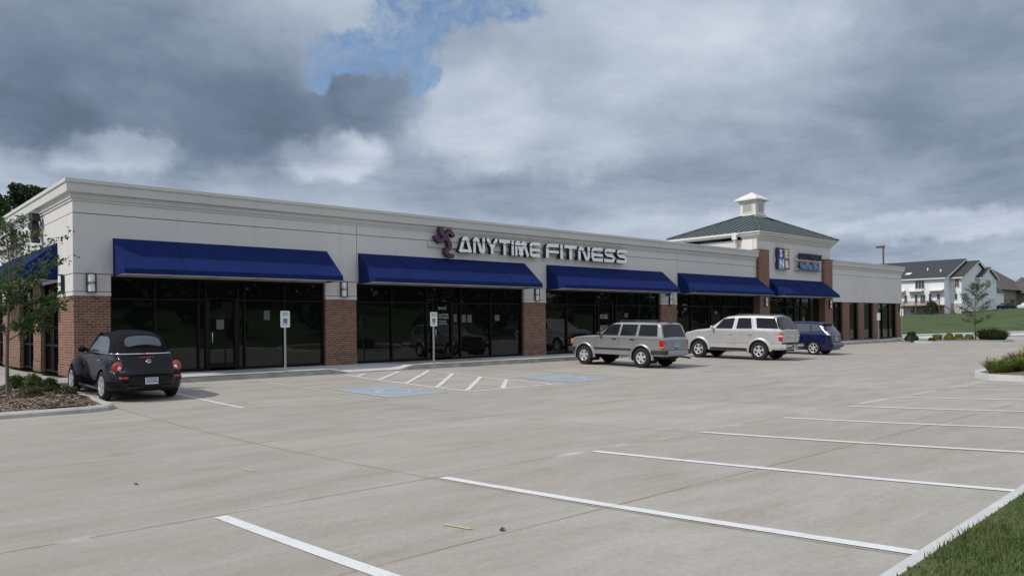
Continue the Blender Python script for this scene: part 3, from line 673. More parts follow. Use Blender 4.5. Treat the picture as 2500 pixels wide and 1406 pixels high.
EX0, EX1, EY0, EY1 = TX0-.02, TX1+.06, .0, 5.85
TC = [(-.01, 6.36), (.06, 6.36), (.08, 6.43), (.17, 6.50), (.19, 6.58), (.30, 6.62), (.32, 6.74), (.39, 6.75), (.39, 6.84), (-.2, 6.90), (-.2, 6.4)]
mb = MB(); sweep(mb, [(EX0, 1.0), (EX0, EY0), (EX1, EY0), (EX1, EY1)], TC); mb.build('tower_cornice', 'cornice_stucco', B)
mb = MB(); mb.box(EX0-.34, EX0-.30, 1.001, EY1+.35, 6.60, 6.86); mb.box(EX0-.30, EX1+.3, EY1+.3, EY1+.34, 6.60, 6.86); mb.box(EX0-.30, EX0, 1.001, EY1+.3, 6.60, 6.63); mb.build('fascia', 'white_trim', B)
mb = MB(); mb.box(EX0-.47, EX0-.35, 1.0, EY1+.35, 6.70, 6.80); mb.box(EX0-.52, EX0-.36, 1.12, 1.42, 6.40, 6.82, .02); mb.tube([(EX0-.44, 1.27, 6.42), (EX0-.44, 1.27, 6.30), (EX0-.24, 1.27, 6.12), (EX0-.24, 1.27, 5.2)], .05, 8); mb.build('gutter', 'white_trim', B)
# hip roof with standing seams
ax, ay, az = 40.5, 3.0, 8.62
c0 = [(EX0-.42, EY0-.42, 6.86), (EX1+.42, EY0-.42, 6.86), (EX1+.42, EY1+.42, 6.86), (EX0-.42, EY1+.42, 6.86)]
mb = MB(); mb.add(c0+[(ax, ay, az)], [(0, 1, 4), (1, 2, 4), (2, 3, 4), (3, 0, 4), (3, 2, 1, 0)]); rf = mb.build('roof', 'teal_metal', B)
mb = MB(); A = Vector((ax, ay, az))
for k in range(4):
    p, q = Vector(c0[k]), Vector(c0[(k+1) % 4]); e = (q-p); ln = e.length; e.normalize(); mid = (A-p).dot(e); cnt = int(ln/.42)
    nr = e.cross(A-p).normalized(); nr = nr if nr.z > 0 else -nr
    for i in range(1, cnt):
        t = ln*i/cnt; s0 = p+e*t
        if t < mid: f_ = t/mid
        else: f_ = (ln-t)/(ln-mid)
        foot = p+e*mid; up_ = (A-foot); top = s0+up_*f_*.98; w = e*.014
        h_ = nr*.045
        mb.add([s0-w, s0+w, top+w, top-w, s0-w+h_, s0+w+h_, top+w+h_, top-w+h_], [(4, 5, 6, 7), (0, 4, 7, 3), (1, 2, 6, 5), (0, 1, 5, 4)])
    mb.tube([p+Vector((0, 0, .03)), A+Vector((0, 0, .03))], .05, 6)
mb.build('standing_seams', 'teal_metal', rf)
# cupola
cu = .62; mb = MB(); mb.box(ax-cu, ax+cu, ay-cu, ay+cu, 7.9, 8.42); mb.box(ax-cu+.05, ax+cu-.05, ay-cu+.05, ay+cu-.05, 8.421, 9.42); mb.box(ax-cu-.03, ax+cu+.03, ay-cu-.03, ay+cu+.03, 8.425, 8.50)
mb.box(ax-cu+.0, ax+cu-.0, ay-cu+.0, ay+cu-.0, 9.30, 9.42, .0)
cup = mb.build('cupola', 'white_trim', B)
mb, mb2 = MB(), MB()
for k in range(11):
    z = 8.68+k*.048
    mb.box(ax-cu+.03, ax-cu+.06, ay-.32, ay+.32, z, z+.03); mb2.box(ax-.32, ax+.32, ay-cu+.03, ay-cu+.06, z, z+.03)
mb.build('louver', 'louver_grey', cup); mb2.build('louver', 'louver_grey', cup)
mb = MB()
for y0, y1, z0, z1 in ((-.38, -.32, 8.6, 9.27), (.32, .38, 8.6, 9.27), (-.319, .319, 8.6, 8.66), (-.319, .319, 9.21, 9.27)):
    mb.box(ax-cu+.015, ax-cu+.052, ay+y0, ay+y1, z0, z1); mb.box(ax+y0, ax+y1, ay-cu+.015, ay-cu+.052, z0, z1)
mb.build('louver_frame', 'white_trim', cup)
e_ = cu+.20; cc = [(ax-e_, ay-e_), (ax+e_, ay-e_), (ax+e_, ay+e_), (ax-e_, ay+e_)]
mb = MB(); mb.add([(x, y, 9.42) for x, y in cc]+[(x, y, 9.50) for x, y in cc]+[(ax-.5, ay-.5, 9.72), (ax+.5, ay-.5, 9.72), (ax+.5, ay+.5, 9.72), (ax-.5, ay+.5, 9.72), (ax, ay, 10.02)],
    [(3, 2, 1, 0)]+[(i, (i+1) % 4, 4+(i+1) % 4, 4+i) for i in range(4)]+[(4+i, 4+(i+1) % 4, 8+(i+1) % 4, 8+i) for i in range(4)]+[(8+i, 8+(i+1) % 4, 12) for i in range(4)]); mb.build('cupola_roof', 'white_trim', cup)

# --- right wing
WX = TX1+.0
mb = MB(); mb.box(WX, XE, 0, .06, ZR-.10+g, ZT+.05); mb.box(WX, XE, 0, .30, 2.78, ZR-.10-g); mb.box(WX, XE, .0605, .3, 4.5, 5.1); mb.box(XE-.3, XE, .3005, DEP, 2.78, 5.1); mb.build('wing_wall', 'stucco', B)
W_CORN = [(a, z-.06) for a, z in CORN]
mb = MB(); sweep(mb, [(WX+.02, 0), (XE, 0), (XE, DEP)], W_CORN); mb.build('wing_cornice', 'cornice_stucco', B)
for a, b in ((46.95, 47.95), (49.4, 50.3), (51.85, 52.7), (56.0, 56.93)):
    m_ = MB(); m_.box(a, b, .012, .35, Z0, 2.78); m_.build('brick_pier', 'brick', B)
m_ = MB(); m_.box(XE-.3, XE-.02, .36, DEP-.01, Z0, 2.78); m_.build('brick_side_wall', 'brick', B)
for a, b, mu in ((45.05, 46.95, [46.0]), (47.95, 49.4, []), (50.3, 51.85, []), (52.7, 56.0, [53.7, 54.9])): glazing(a, b, 2.78, mu, [2.36] if mu else [])

# --- awnings
def awning(L_, label, side=False, flip=False):
    """origin at the left wall corner, extends +x, projects -y; z 2.97..4.09"""
    t = .006; D = 1.10; zt, zf, zl, zb = 4.09-4.09, 3.17-4.09, 3.02-4.09, 2.99-4.09
    root = empty('awning', (0, 0, 0)); tag(root, label, 'awning', 'navy blue awnings over the shopfronts')
    mb = MB(); n = max(2, int(L_/.28)); rows = []
    for j in range(7):
        f = j/6; row = []
        for i in range(n+1):
            x = L_*i/n; sag = -.010*math.sin(f*math.pi)*(1-abs(math.cos(math.pi*x/1.15)))
            row.append((x, -D*f, zt+(zf-zt)*f+sag))
        rows.append(row)
    mb.grid(rows); k = max(2, round(L_/1.55))
    for i in range(1, k): mb.tube([(L_*i/k, -D*f, zt+(zf-zt)*f+.003) for f in (0, .5, 1)], .005, 4)
    mb.build('canopy', 'awning_navy', root)
    mb = MB(); rows = [[(L_*i/n, -D-.002-(.006*math.sin(i*1.9) if j else 0), zf+(zl-zf)*j/2) for i in range(n+1)] for j in range(3)]; mb.grid(rows); mb.build('valance', 'awning_navy', root)
    for x, s_ in ((0, -1), (L_, 1)):
        mb = MB(); mb.add([(x, 0, zt), (x, -D, zf), (x, -D, zl), (x, 0, zb)], [(0, 1, 2, 3)]); mb.build('end_panel', 'awning_navy', root)
    mb = MB()
    mb.box(.0, L_, -D-.012, -D+.02, zl-.022, zl-.001); mb.box(.0, .025, -D+.021, 0, zl-.022, zl-.001); mb.box(L_-.025, L_, -D+.021, 0, zl-.022, zl-.001)
    k = max(2, int(L_/1.2))
    for i in range(1, k):
        x = L_*i/k; mb.tube([(x, -.04, zt-.10), (x, -D+.06, zf-.06)], .014, 5); mb.tube([(x, -.02, zb+.03), (x, -D+.02, zl)], .014, 5)
    mb.build('frame', 'awning_frame', root)
    return root
for x0, x1, lab in ((1.02, 7.80, 'navy awning over the bay with the black convertible, left of the white letters'), (9.03, 17.13, 'navy awning below the purple running figure'),
                    (18.43, 26.72, 'navy awning above the pewter wagon, below the last white letters'), (28.03, 35.86, 'navy awning above the silver sport utility vehicle, beside the tall brick pilaster'), (37.02, 44.12, 'navy awning on the tower below the four coloured letters')):
    a_ = awning(x1-x0, lab); a_.location = (x0, -.003, 4.09)
a_ = awning(7.9, 'navy awning round the corner on the sunlit left wall, half behind the young tree'); a_.rotation_euler = (0, 0, R(-90)); a_.location = (-.003, 9.75, 4.06)

# --- wall lamps
def wall_lamp(loc, rz, lab):
    r_ = empty('wall_lamp', loc, rz); tag(r_, lab, 'wall lamp', 'wall lamps on the piers')
    mb = MB(); mb.box(-.05, .05, -.03, 0, -.18, .18)
    for z in (-.27, .252, -.026, .014): mb.box(-.112, .112, -.145 if abs(z) > .1 else -.152, -.028, z, z+.012 if abs(z) < .1 else z+.018)
    mb.box(-.128, -.113, -.10, -.03, -.252, .252); mb.box(.113, .128, -.10, -.03, -.252, .252); mb.build('bracket', 'lamp_metal', r_)
    mb = MB(); vs = []
    rows = [[(-.110*math.cos(math.pi*i/10), -.03-.112*math.sin(math.pi*i/10), z) for i in range(11)] for z in (-.243, .243)]
    mb.grid(rows); mb.build('lamp_glass', 'lamp_glass', r_)
for x, z, y, lab in ((.44, 2.79, -.002, 'wall lamp on the corner pier left of the first front awning'), (8.42, 2.79, -.002, 'wall lamp on the pier between the first two front awnings'), (17.8, 2.76, -.002, 'wall lamp on the pier under the end of the second awning'),
                     (27.35, 2.68, -.002, 'wall lamp beside the small camera on the pier'), (36.4, 2.66, -.215, 'wall lamp on the tall brick pilaster left of the tower awning'), (44.55, 2.6, -.215, 'wall lamp on the brick pilaster at the right of the tower awning'), (56.5, 2.45, .01, 'wall lamp on the last pier at the far end of the wing')):
    wall_lamp((x, y, z), 0, lab)
wall_lamp((-.002, 1.10, 2.80), R(-90), 'wall lamp on the sunlit side wall, round the corner')
# security camera
r_ = empty('security_camera', (27.0, -.002, 2.93)); tag(r_, 'small black security camera above a wall lamp on a pier', 'camera')
mb = MB(); mb.box(-.04, .04, -.03, 0, -.05, .05); mb.tube([(0, -.03, 0), (0, -.18, .02)], .018, 6); mb.build('bracket', 'black_plastic', r_)
mb = MB(); mb.tube([(.10, -.20, .06), (-.26, -.28, -.03)], .06, 10); mb.build('housing', 'black_plastic', r_)

# ---------------------------------------------------------------- signs
def raster_letter(strokes, w, h, cell=.0125, slit=None, circ=()):
    """solid letter boxes from butt-ended strokes ((x0,y0),(x1,y1),thickness) on a fine grid"""
    nx, nz = int(w/cell)+8, int(h/cell)+8; xs = (np.arange(nx)-3.5)*cell; zs = (np.arange(nz)-3.5)*cell
    X_, Z_ = np.meshgrid(xs, zs); m = np.zeros_like(X_, bool)
    for (a, b, t, *rd) in strokes:
        dx, dz = b[0]-a[0], b[1]-a[1]; ln = math.hypot(dx, dz); ux, uz = dx/ln, dz/ln
        al = (X_-a[0])*ux+(Z_-a[1])*uz; pe = abs(-(X_-a[0])*uz+(Z_-a[1])*ux)
        if rd: q = np.clip(al, 0, ln); m |= np.hypot(al-q, pe) <= t/2
        else: m |= (al >= 0) & (al <= ln) & (pe <= t/2)
    for cx, cz, r1, r0, qx, qz in circ:   # ring quarter/half
        d = np.hypot(X_-cx, Z_-cz); k = (d <= r1) & (d >= r0)
        if qx: k &= (X_-cx)*qx >= -1e-6
        if qz: k &= (Z_-cz)*qz >= -1e-6
        m |= k
    if slit: m &= ~((Z_ > slit[0]) & (Z_ < slit[1]))
    return xs, zs, m, cell
def letter_mesh(mb, back, L_, ox, oz, y0, y1):
    xs, zs, m, c = L_
    prev = {}; 
    for k, z in enumerate(zs):
        row = m[k]; i = 0; cur = {}
        while i < len(xs):
            if row[i]:
                j = i
                while j < len(xs) and row[j]: j += 1
                cur[(i, j)] = prev.pop((i, j), k); i = j
            else: i += 1
        for (i, j), k0 in prev.items():
            a = (ox+xs[i]-c/2, ox+xs[j-1]+c/2, oz+zs[k0]-c/2, oz+zs[k-1]+c/2); mb.box(a[0], a[1], y0, y0+.012, a[2], a[3]); back.box(a[0], a[1], y0+.013, y1, a[2], a[3])
        prev = cur
T_ = .135; H_ = .62
def glyphs():
    w = .66; t = T_; h = H_; g = {}
    V = lambda x: ((x, 0), (x, h), t)
    g['A'] = ([((.075, 0), (.27, h-.12), t), ((w-.0, 0), (w-.195, h-.12), t), ((.05, t/2-.01), (w+.02, t/2-.01), t-.02)], w+.06, [(w/2+.035, h-.165, .165, .035, 0, 1)])
    g['N'] = ([((t/2, 0), (t/2, h-.15), t), ((w-t/2, .13), (w-t/2, h), t), ((.26, h-.13), (w-.22, .12), t)], w, [(.165, h-.165, .165, .03, 0, 1), (w-.165, .165, .165, .03, 0, -1)])
    g['Y'] = ([((.05, h), (w/2, h*.42), t), ((w-.05, h), (w/2, h*.42), t), ((w/2, 0), (w/2, h*.52), t)], w, [])
    g['T'] = ([((0, h-t/2), (w, h-t/2), t), ((w/2, 0), (w/2, h-t/2), t)], w, [])
    g['I'] = ([V(t/2)], t, [])
    g['M'] = ([((t/2, 0), (t/2, h-.15), t), ((.20, h-.13), (.36, .10), t), ((.36, .10), (.52, h-.13), t), ((.80, 0), (.58, h-.14), t), ((.23, h-.10), (.4, .12), t*.8)], .84, [(.165, h-.165, .165, .03, 0, 1), (.53, h-.165, .165, .03, 0, 1), (.37, .14, .14, .0, 0, -1)])
    g['E'] = ([((.16, t/2), (w, t/2), t), ((.16, h-t/2), (w, h-t/2), t), ((.05, h*.47), (w, h*.47), t*.85), ((t/2, .16), (t/2, h-.16), t)], w, [(.16, .16, .16, .025, -1, -1), (.16, h-.16, .16, .025, -1, 1)])
    g['F'] = ([((.16, h-t/2), (w, h-t/2), t), ((.05, h*.45), (w, h*.45), t*.85), ((t/2, 0), (t/2, h-.16), t)], w, [(.16, h-.16, .16, .025, -1, 1)])
    r_ = h*.265
    g['S'] = ([((r_, h-t/2), (w, h-t/2), t), ((r_, h-2*r_-.04+t/2), (w-r_, h-2*r_-.04+t/2), t), ((0, t/2), (w-r_, t/2), t), ((r_, h*.5+.02), (w-r_, h*.5-.02), t)], w, [(r_, h-r_, r_, r_-t, -1, 0), (w-r_, r_+.0, r_+.0, r_-t, 1, 0)])
    return g
GL = glyphs()
def word(mb, back, txt, x0, x1, z, y0, y1, hs=1.0):
    gap = .085; tot = sum(GL[c][1] for c in txt)+gap*(len(txt)-1); k = (x1-x0)/tot; x = x0
    for c in txt:
        st, w, ci = GL[c]
        sts = [((a[0]*k, a[1]*hs), (b[0]*k, b[1]*hs), t*(k if a[0] == b[0] else 1)) for a, b, t in st]
        L_ = raster_letter(sts, w*k+.05, H_*hs, slit=(H_*hs*.655, H_*hs*.705), circ=[(cx*k, cz*hs, r1, r0, qx, qz) for cx, cz, r1, r0, qx, qz in ci])
        letter_mesh(mb[c_i(mb)], back[c_i(mb)], L_, x, z, y0, y1); mb.append(MB()); back.append(MB()); x += (w+gap)*k
def c_i(l_): return len(l_)-1
def letters_sign(root, words, z, y0, y1):
    fs, bs = [MB()], [MB()]; ch = []
    for txt, x0, x1 in words: word(fs, bs, txt, x0, x1, z, y0, y1); ch += list(txt)
    for c, a, b in zip(ch, fs, bs):
        o = a.build('letter', 'letter_white', root); b.build('letter_return', 'letter_return', o)
S = empty('lettered_sign', (12, 0, 4.36)); tag(S, 'white channel letters reading ANYTIME FITNESS on the long wall', 'sign')
letters_sign(S, (('ANYTIME', 13.36-12, 17.80-12), ('FITNESS', 18.15-12, 23.62-12)), 0, -.29, -.09)
mb = MB(); mb.box(.05, 11.55, -.088, -.0, .14, .36, .006); mb.build('raceway', 'raceway', S)
def runner(root, k=1.0, mt='runner_purple'):
    mb = MB(); q = lambda x, y: ((x-280)/228*k, (385-y)/228*k)
    st = []
    for pl, t in (([(395, 185), (425, 150), (450, 128), (490, 172)], .15), ([(395, 195), (345, 235), (325, 235), (290, 198)], .15), ([(385, 180), (430, 220), (450, 262), (448, 292)], .175), ([(448, 292), (408, 318), (410, 340), (440, 362), (480, 366)], .17)):
        for a, b in zip(pl, pl[1:]): st.append((q(*a), q(*b), t*k, 1))
    st.append((q(352, 128), q(362, 152), .235*k, 1)); L_ = raster_letter(st, 1.1*k, 1.25*k, .0125)
    bk = MB(); letter_mesh(mb, bk, L_, 0, 0, -.30, -.09); mb.build('runner_face', mt, root); bk.build('runner_return', mt, root)
RN = empty('running_figure_sign', (12.25, 0, 4.10)); tag(RN, 'purple running figure emblem at the left end of the white letters', 'sign'); runner(RN, .93)
mb = MB(); mb.box(.36, .60, -.089, 0, .38, .62); mb.build('mount', 'raceway', RN)
# side wall sign
S2 = empty('lettered_sign', (0, 6.6, 4.36)); S2.rotation_euler = (0, 0, R(-90)); S2.location = (0, 12.6, 4.36)
tag(S2, 'dark edge-on channel letters on the sunlit left wall behind the tree', 'sign')
letters_sign(S2, (('FITNESS', 1.2, 5.3),), 0, -.34, -.12); mb = MB(); mb.box(1.0, 5.6, -.118, 0, .14, .36); mb.build('raceway', 'raceway', S2)
RN2 = empty('running_figure_sign', (0, 4.45, 4.20)); RN2.rotation_euler = (0, 0, R(-90)); tag(RN2, 'dark running figure emblem on the sunlit side wall above the corner awning', 'sign'); runner(RN2, .78, 'letter_return')
mb = MB(); mb.box(.30, .62, -.089, 0, .30, .56); mb.build('mount', 'raceway', RN2)
# bank sign: four coloured squares
S3 = empty('bank_logo_sign', (37.95, 0, 4.68)); tag(S3, 'square sign of four coloured quarters with the white letters S E N B', 'sign')
w_ = .66; y_ = -.24
for i, (qx, qz, m_) in enumerate(((0, 1, 'sign_navy'), (1, 1, 'sign_gold'), (0, 0, 'sign_sky'), (1, 0, 'sign_maroon'))):
    mb = MB(); mb.box(qx*w_+.002, qx*w_+w_-.002, y_, -.06, qz*.64+.002, qz*.64+.638); mb.build('quarter_panel', m_, S3)
mb = MB(); mb.box(-.02, -.001, y_-.005, -.06, 0, 1.29); mb.build('side_return', 'sign_navy', S3)
for i, (c, qx, qz) in enumerate((('S', 0, 1), ('E', 1, 1), ('N', 0, 0), ('B', 1, 0))):
    t_ = text_mesh(c, .62, .03, 'letter', 'letter_white', S3, bold=.014, sx=1.08); t_.location = (qx*w_+.10, y_-.017, qz*.64+.10)
mb = MB(); mb.box(-.15, .2, -.058, 0, .40, .72, .01); mb.build('mount', 'raceway', S3)
for txt, x, z, sz, x1, lab, m_ in (('SOUTHEAST', 40.5, 5.42, .50, 43.45, 'dark block letters reading SOUTHEAST on the tower', 'sign_navy'), ('National Bank', 40.5, 4.83, .52, 43.2, 'bluish letters reading National Bank, lower line on the tower', 'sign_sky')):
    r_ = empty('lettered_sign', (x, 0, z)); tag(r_, lab, 'sign', 'bank name letters on the tower')
    t_ = text_mesh(txt, sz, .13, 'letters', 'sign_navy', r_, bold=.022); dims = t_.dimensions.x; k = (x1-x)/max(dims, .01); t_.scale = (k, 1, 1); t_.location = (0, -.22, 0)
    t2 = text_mesh(txt, sz, .006, 'letter_faces', 'letter_return' if txt[0] == 'S' else 'sign_sky', r_, bold=.012); t2.scale = (k, 1, 1); t2.location = (0, -.292, 0)
    mb = MB(); mb.box(-.25, x1-x+.12, -.15, 0, -.13, .03, .006); mb.build('raceway', 'raceway', r_)
    if txt[0] == 'N': mb = MB(); mb.box(-.15, x1-x+.45, -.25, -.151, -.14, -.10); mb.build('underline_bar', 'sign_navy', r_)

# accessible parking signs
def park_sign(x, y, top, lab, g='accessible parking signs along the sidewalk', w=.30, detail=True, rz=0, z0=.15):
    r_ = empty('parking_sign', (x, y, z0), rz); tag(r_, lab, 'parking sign', g)
    mb = MB(); mb.box(-.028, .028, .0, .035, 0, top-z0-.04, .004)
    for k in range(30): pass
    mb.build('post', 'galvanised', r_)
    zt = top-z0; zb = zt-.50
    prof = []; rr = .035
    for cx, cz, a0 in ((w/2-rr, zt-rr, 0), (-w/2+rr, zt-rr, 90), (-w/2+rr, zb+rr, 180), (w/2-rr, zb+rr, 270)):
        prof += [(cx+rr*math.cos(R(a0+i*22.5)), cz+rr*math.sin(R(a0+i*22.5))) for i in range(5)]
    mb = MB(); mb.prism(prof, -.006, -.001); pan = mb.build('sign_panel', 'sign_white', r_, fixn=True)
    if detail:
        mb = MB(); mb.box(-.062, .062, -.010, -.0065, zt-.375, zt-.235); sq = mb.build('blue_square', 'sign_blue', pan)
        mb = MB(); c = (-.004, zt-.325)
        pts = [(c[0]+.036*math.cos(R(a)), c[1]+.036*math.sin(R(a))) for a in range(110, 351, 20)]
        for pl in (pts, [(-.012, zt-.27), (-.008, zt-.315), (.022, zt-.318), (.036, zt-.355)]): mb.tube([(p[0], -.0115, p[1]) for p in pl], .0055, 5)
        mb.sphere((-.013, -.0115, zt-.258), .009, 8, 5); mb.build('wheelchair_symbol', 'sign_white', pan)
        for txt, sz, z, m_ in (('RESERVED', .047, zt-.085, 'sign_green'), ('PARKING', .047, zt-.145, 'sign_green'), ('VAN ONLY', .034, zt-.425, 'sign_blue')):
            t_ = text_mesh(txt, sz, .001, 'lettering', m_, pan, bold=.0012); t_.location = (-t_.dimensions.x/2, -.009, z)
    return r_
park_sign(5.23, -2.13, 1.98, 'white and green accessible parking sign left of the second brick pier')
park_sign(10.77, -2.13, 1.96, 'white and green accessible parking sign in front of the striped access aisle')
park_sign(47.75, -2.05, 2.0, 'distant accessible parking sign in front of the wing windows', detail=False, rz=R(-20))
park_sign(53.3, -1.4, 2.3, 'thin grey sign post past the far end of the building', g=None, detail=False, rz=R(78), w=.25)

# papers and decals on the glass (y just outside the pane); paper colour dimmed as if behind the tint
def paper(x0, x1, z0, z1, lab, mat='paper', y=.193):
    mb = MB(); mb.box(x0, x1, y, y+.004, z0, z1); o = mb.build('paper_notice', mat); tag(o, lab, 'paper notice', 'paper notices taped inside the glass')
paper(4.04, 4.27, 1.44, 1.75, 'paper notice on the glass door behind the black convertible', y=.185)
paper(5.60, 5.80, 1.73, 2.04, 'paper notice on the pane left of the first accessible sign')
paper(13.45, 13.60, 1.62, 1.93, 'narrow paper notice right of the lettered gym door'); paper(13.85, 14.06, 1.60, 1.90, 'left one of a pair of paper notices beside the gym door'); paper(14.14, 14.37, 1.60, 1.90, 'right one of a pair of paper notices beside the gym door')
paper(15.6, 15.85, 1.65, 1.9, 'dim notice in the last pane of the second bay'); paper(23.95, 24.19, 1.77, 1.99, 'paper notice in the pane above the pewter wagon')
paper(22.15, 22.7, 1.0, 1.42, 'pale poster on the door above the hood of the pewter wagon', mat='decal_orange' if False else 'paper', y=.185)
paper(39.9, 40.2, 1.45, 1.75, 'small notice on the tower shop door, left leaf', y=.185); paper(41.6, 41.9, 1.45, 1.75, 'small notice on the tower shop door, right leaf', y=.185)
def decal(txts, lab, mat='glass_print', y=.186, name='window_lettering'):
    r_ = empty(name, (txts[0][1], y, txts[0][2])); tag(r_, lab, 'window lettering')
    for txt, x, z, sz, x1 in txts:
        t_ = text_mesh(txt, sz, .002, 'lettering', mat, r_, bold=.002); k = (x1-x)/t_.dimensions.x; t_.scale = (k, 1, 1); t_.location = (x-txts[0][1], 0, z-txts[0][2])
decal([('3415', 12.66, 2.10, .17, 13.06), ('ANYTIME', 12.70, 1.86, .12, 13.18), ('FITNESS', 12.70, 1.75, .12, 13.18), ('Member', 12.72, 1.62, .10, 13.08), ('Entrance', 12.72, 1.53, .10, 13.10)], 'white door lettering with a street number right of the second accessible sign')
decal([('ANYTIME', 22.15, 1.83, .13, 22.66), ('FITNESS', 22.13, 1.72, .13, 22.70)], 'white door lettering behind the pewter wagon')
mb = MB(); mb.prism([(0, .56), (.22, .50), (.30, .30), (.36, 0), (.46, 0), (.52, .30), (.60, .50), (.82, .56), (.80, .42), (.66, .40), (.5, .12), (.32, .12), (.16, .40), (.02, .42)], 0, .003)
o = mb.build('window_decal', 'decal_orange', fixn=True); o.location = (28.1, .19, 1.62); tag(o, 'dim orange horned emblem on the glass left of the silver vehicle', 'decal')
mb = MB()
for i, (x, z, w) in enumerate(((28.72, 2.36, .12), (28.87, 2.36, .1), (29.0, 2.36, .12), (28.84, 2.16, .1), (28.98, 2.16, .12))): mb.box(x, x+w*.8, .19, .193, z, z+.11)
o = mb.build('window_decal', 'decal_white'); tag(o, 'small pale printed block high on the glass above the orange emblem', 'decal')
mb = MB(); mb.box(31.7, 31.78, .186, .189, 1.96, 2.1); mb.box(31.82, 31.92, .186, .189, 1.96, 2.1); o = mb.build('window_decal', 'decal_white'); tag(o, 'small pale mark on the door behind the roof of the silver vehicle', 'decal')
# ================================================================ CARS
# car frame: +y forward, x lateral, origin on the ground under the middle of the rear axle
class Car:
    def __init__(s, prof, bot, arches, hwf, rfil=.09, rplan=.16, crown=.03, smooth_n=70):
        s.prof = [Vector((a, b, 0)) for a, b in prof]; s.bot = bot; s.arches = arches; s.hwf = hwf; s.rf = rfil; s.rp = rplan; s.crown = crown
        s.s0, s.s1 = prof[0][0], prof[-1][0]
        cum = [0]
        for a, b in zip(prof, prof[1:]): cum.append(cum[-1]+math.hypot(b[0]-a[0], b[1]-a[1]))
        s.cum = cum; s.len = cum[-1]; s.raw = prof
    def at(s, a):   # arc length -> (s, ztop)
        a = max(0, min(s.len, a))
        for i in range(len(s.cum)-1):
            if a <= s.cum[i+1]+1e-9:
                t = (a-s.cum[i])/max(1e-9, s.cum[i+1]-s.cum[i]); p, q = s.raw[i], s.raw[i+1]; return p[0]+(q[0]-p[0])*t, p[1]+(q[1]-p[1])*t
        return s.raw[-1]
    def ztop(s, y):
        z = 0
        for p, q in zip(s.raw, s.raw[1:]):
            if p[0] <= y <= q[0]: z = max(z, p[1]+(q[1]-p[1])*(y-p[0])/max(1e-9, q[0]-p[0]))
        return z
    def zbot(s, y):
        z = s.bot(y) if callable(s.bot) else s.bot
        for c, r, cz in s.arches:
            d = abs(y-c)
            if d < r: z = max(z, cz+math.sqrt(r*r-d*d)*1.0)
        return z
    def hw(s, y, z, zt=None):
        w = s.hwf(y, z)
        if zt is None: zt = s.ztop(y)
        d = zt-z
        if d < s.rf: k = 1-max(0, d)/s.rf; w -= s.rf*(1-math.sqrt(max(0, 1-k*k)))*.8
        for e in (y-s.s0, s.s1-y):
            if e < s.rp: k = 1-max(0, e)/s.rp; w -= s.rp*(1-math.sqrt(max(0, 1-k*k)))*.9
        return max(w, .02)
    def shell(s, mat, parent, name='body', nrow=20):
        n = int(s.len/.055); A = set(s.len*i/n for i in range(n+1)); A |= set(s.cum)
        cols = [s.at(a) for a in sorted(A)]
        # extra columns at wheel-arch shoulders
        ex = []
        for c, r, cz in s.arches:
            for k in range(25):
                y = c-r*math.cos(math.pi*k/24)
                if s.s0 < y < s.s1: ex.append((y, s.ztop(y)))
        cols = sorted(cols+ex, key=lambda p: p[0]) if s.mono() else cols
        mb = MB(); lat = [-1, -.97, -.9, -.75, -.5, -.2, .2, .5, .75, .9, .97, 1]
        sides = {1: [], -1: []}; top = []
        for y, zt in cols:
            zb = min(s.zbot(y), zt-.01)
            ts = [1-(1-i/nrow)**1.35 for i in range(nrow+1)]
            for sg in (1, -1):
                sides[sg].append([(sg*s.hw(y, zb+(zt-zb)*t, zt), y, zb+(zt-zb)*t) for t in ts])
            w = s.hw(y, zt, zt); top.append([(w*l_, y, zt+s.crown*(1-l_*l_)*(w/.6 if w < .6 else 1)) for l_ in lat])
        mb.grid(sides[1]); mb.grid(sides[-1]); mb.grid(top)
        for k in (0, -1):
            y, zt = cols[k]; zb = min(s.zbot(y), zt-.01); rows = []
            for i in range(8):
                z = zb+(zt-zb)*i/7; w = s.hw(y, z, zt); rows.append([(w*l_, y+(-.02 if k == 0 else .02)*(1-l_*l_), z) for l_ in lat])
            mb.grid(rows)
        me = mb.build(name, mat, parent)
        bm = bmesh.new(); bm.from_mesh(me.data); bmesh.ops.remove_doubles(bm, verts=bm.verts, dist=.0008); bmesh.ops.recalc_face_normals(bm, faces=bm.faces); bm.to_mesh(me.data); bm.free()
        return me
    def mono(s): return all(q[0] >= p[0] for p, q in zip(s.raw, s.raw[1:]))
    def side_patch(s, mb, q, sg, eps=.006, n=8, m=6):
        """q: four (y,z) corners: bottom rear, bottom front, top front, top rear"""
        rows = []
        for j in range(m+1):
            v = j/m; row = []
            for i in range(n+1):
                u = i/n; y = (q[0][0]*(1-u)+q[1][0]*u)*(1-v)+(q[3][0]*(1-u)+q[2][0]*u)*v; z = (q[0][1]*(1-u)+q[1][1]*u)*(1-v)+(q[3][1]*(1-u)+q[2][1]*u)*v
                row.append((sg*(s.hw(y, z)+eps), y, z))
            rows.append(row)
        mb.grid(rows)
    def top_patch(s, mb, a0, a1, l0, l1, eps=.008, n=8, m=10, lb0=None, lb1=None):
        """patch on the upper surface between arc lengths; lateral fractions may change from a0 to a1"""
        rows = []
        for i in range(n+1):
            a = a0+(a1-a0)*i/n; y, zt = s.at(a); y2, z2 = s.at(a+.02); y1_, z1_ = s.at(a-.02); t = Vector((y2-y1_, z2-z1_, 0)); t.normalize()
            ny, nz = -t.y, t.x; w = s.hw(y, zt, zt); k = i/n
            L0 = l0+((lb0 if lb0 is not None else l0)-l0)*k; L1 = l1+((lb1 if lb1 is not None else l1)-l1)*k; row = []
            for j in range(m+1):
                l_ = L0+(L1-L0)*j/m; row.append((w*l_, y+ny*eps, zt+s.crown*(1-l_*l_)+nz*eps))
            rows.append(row)
        mb.grid(rows)
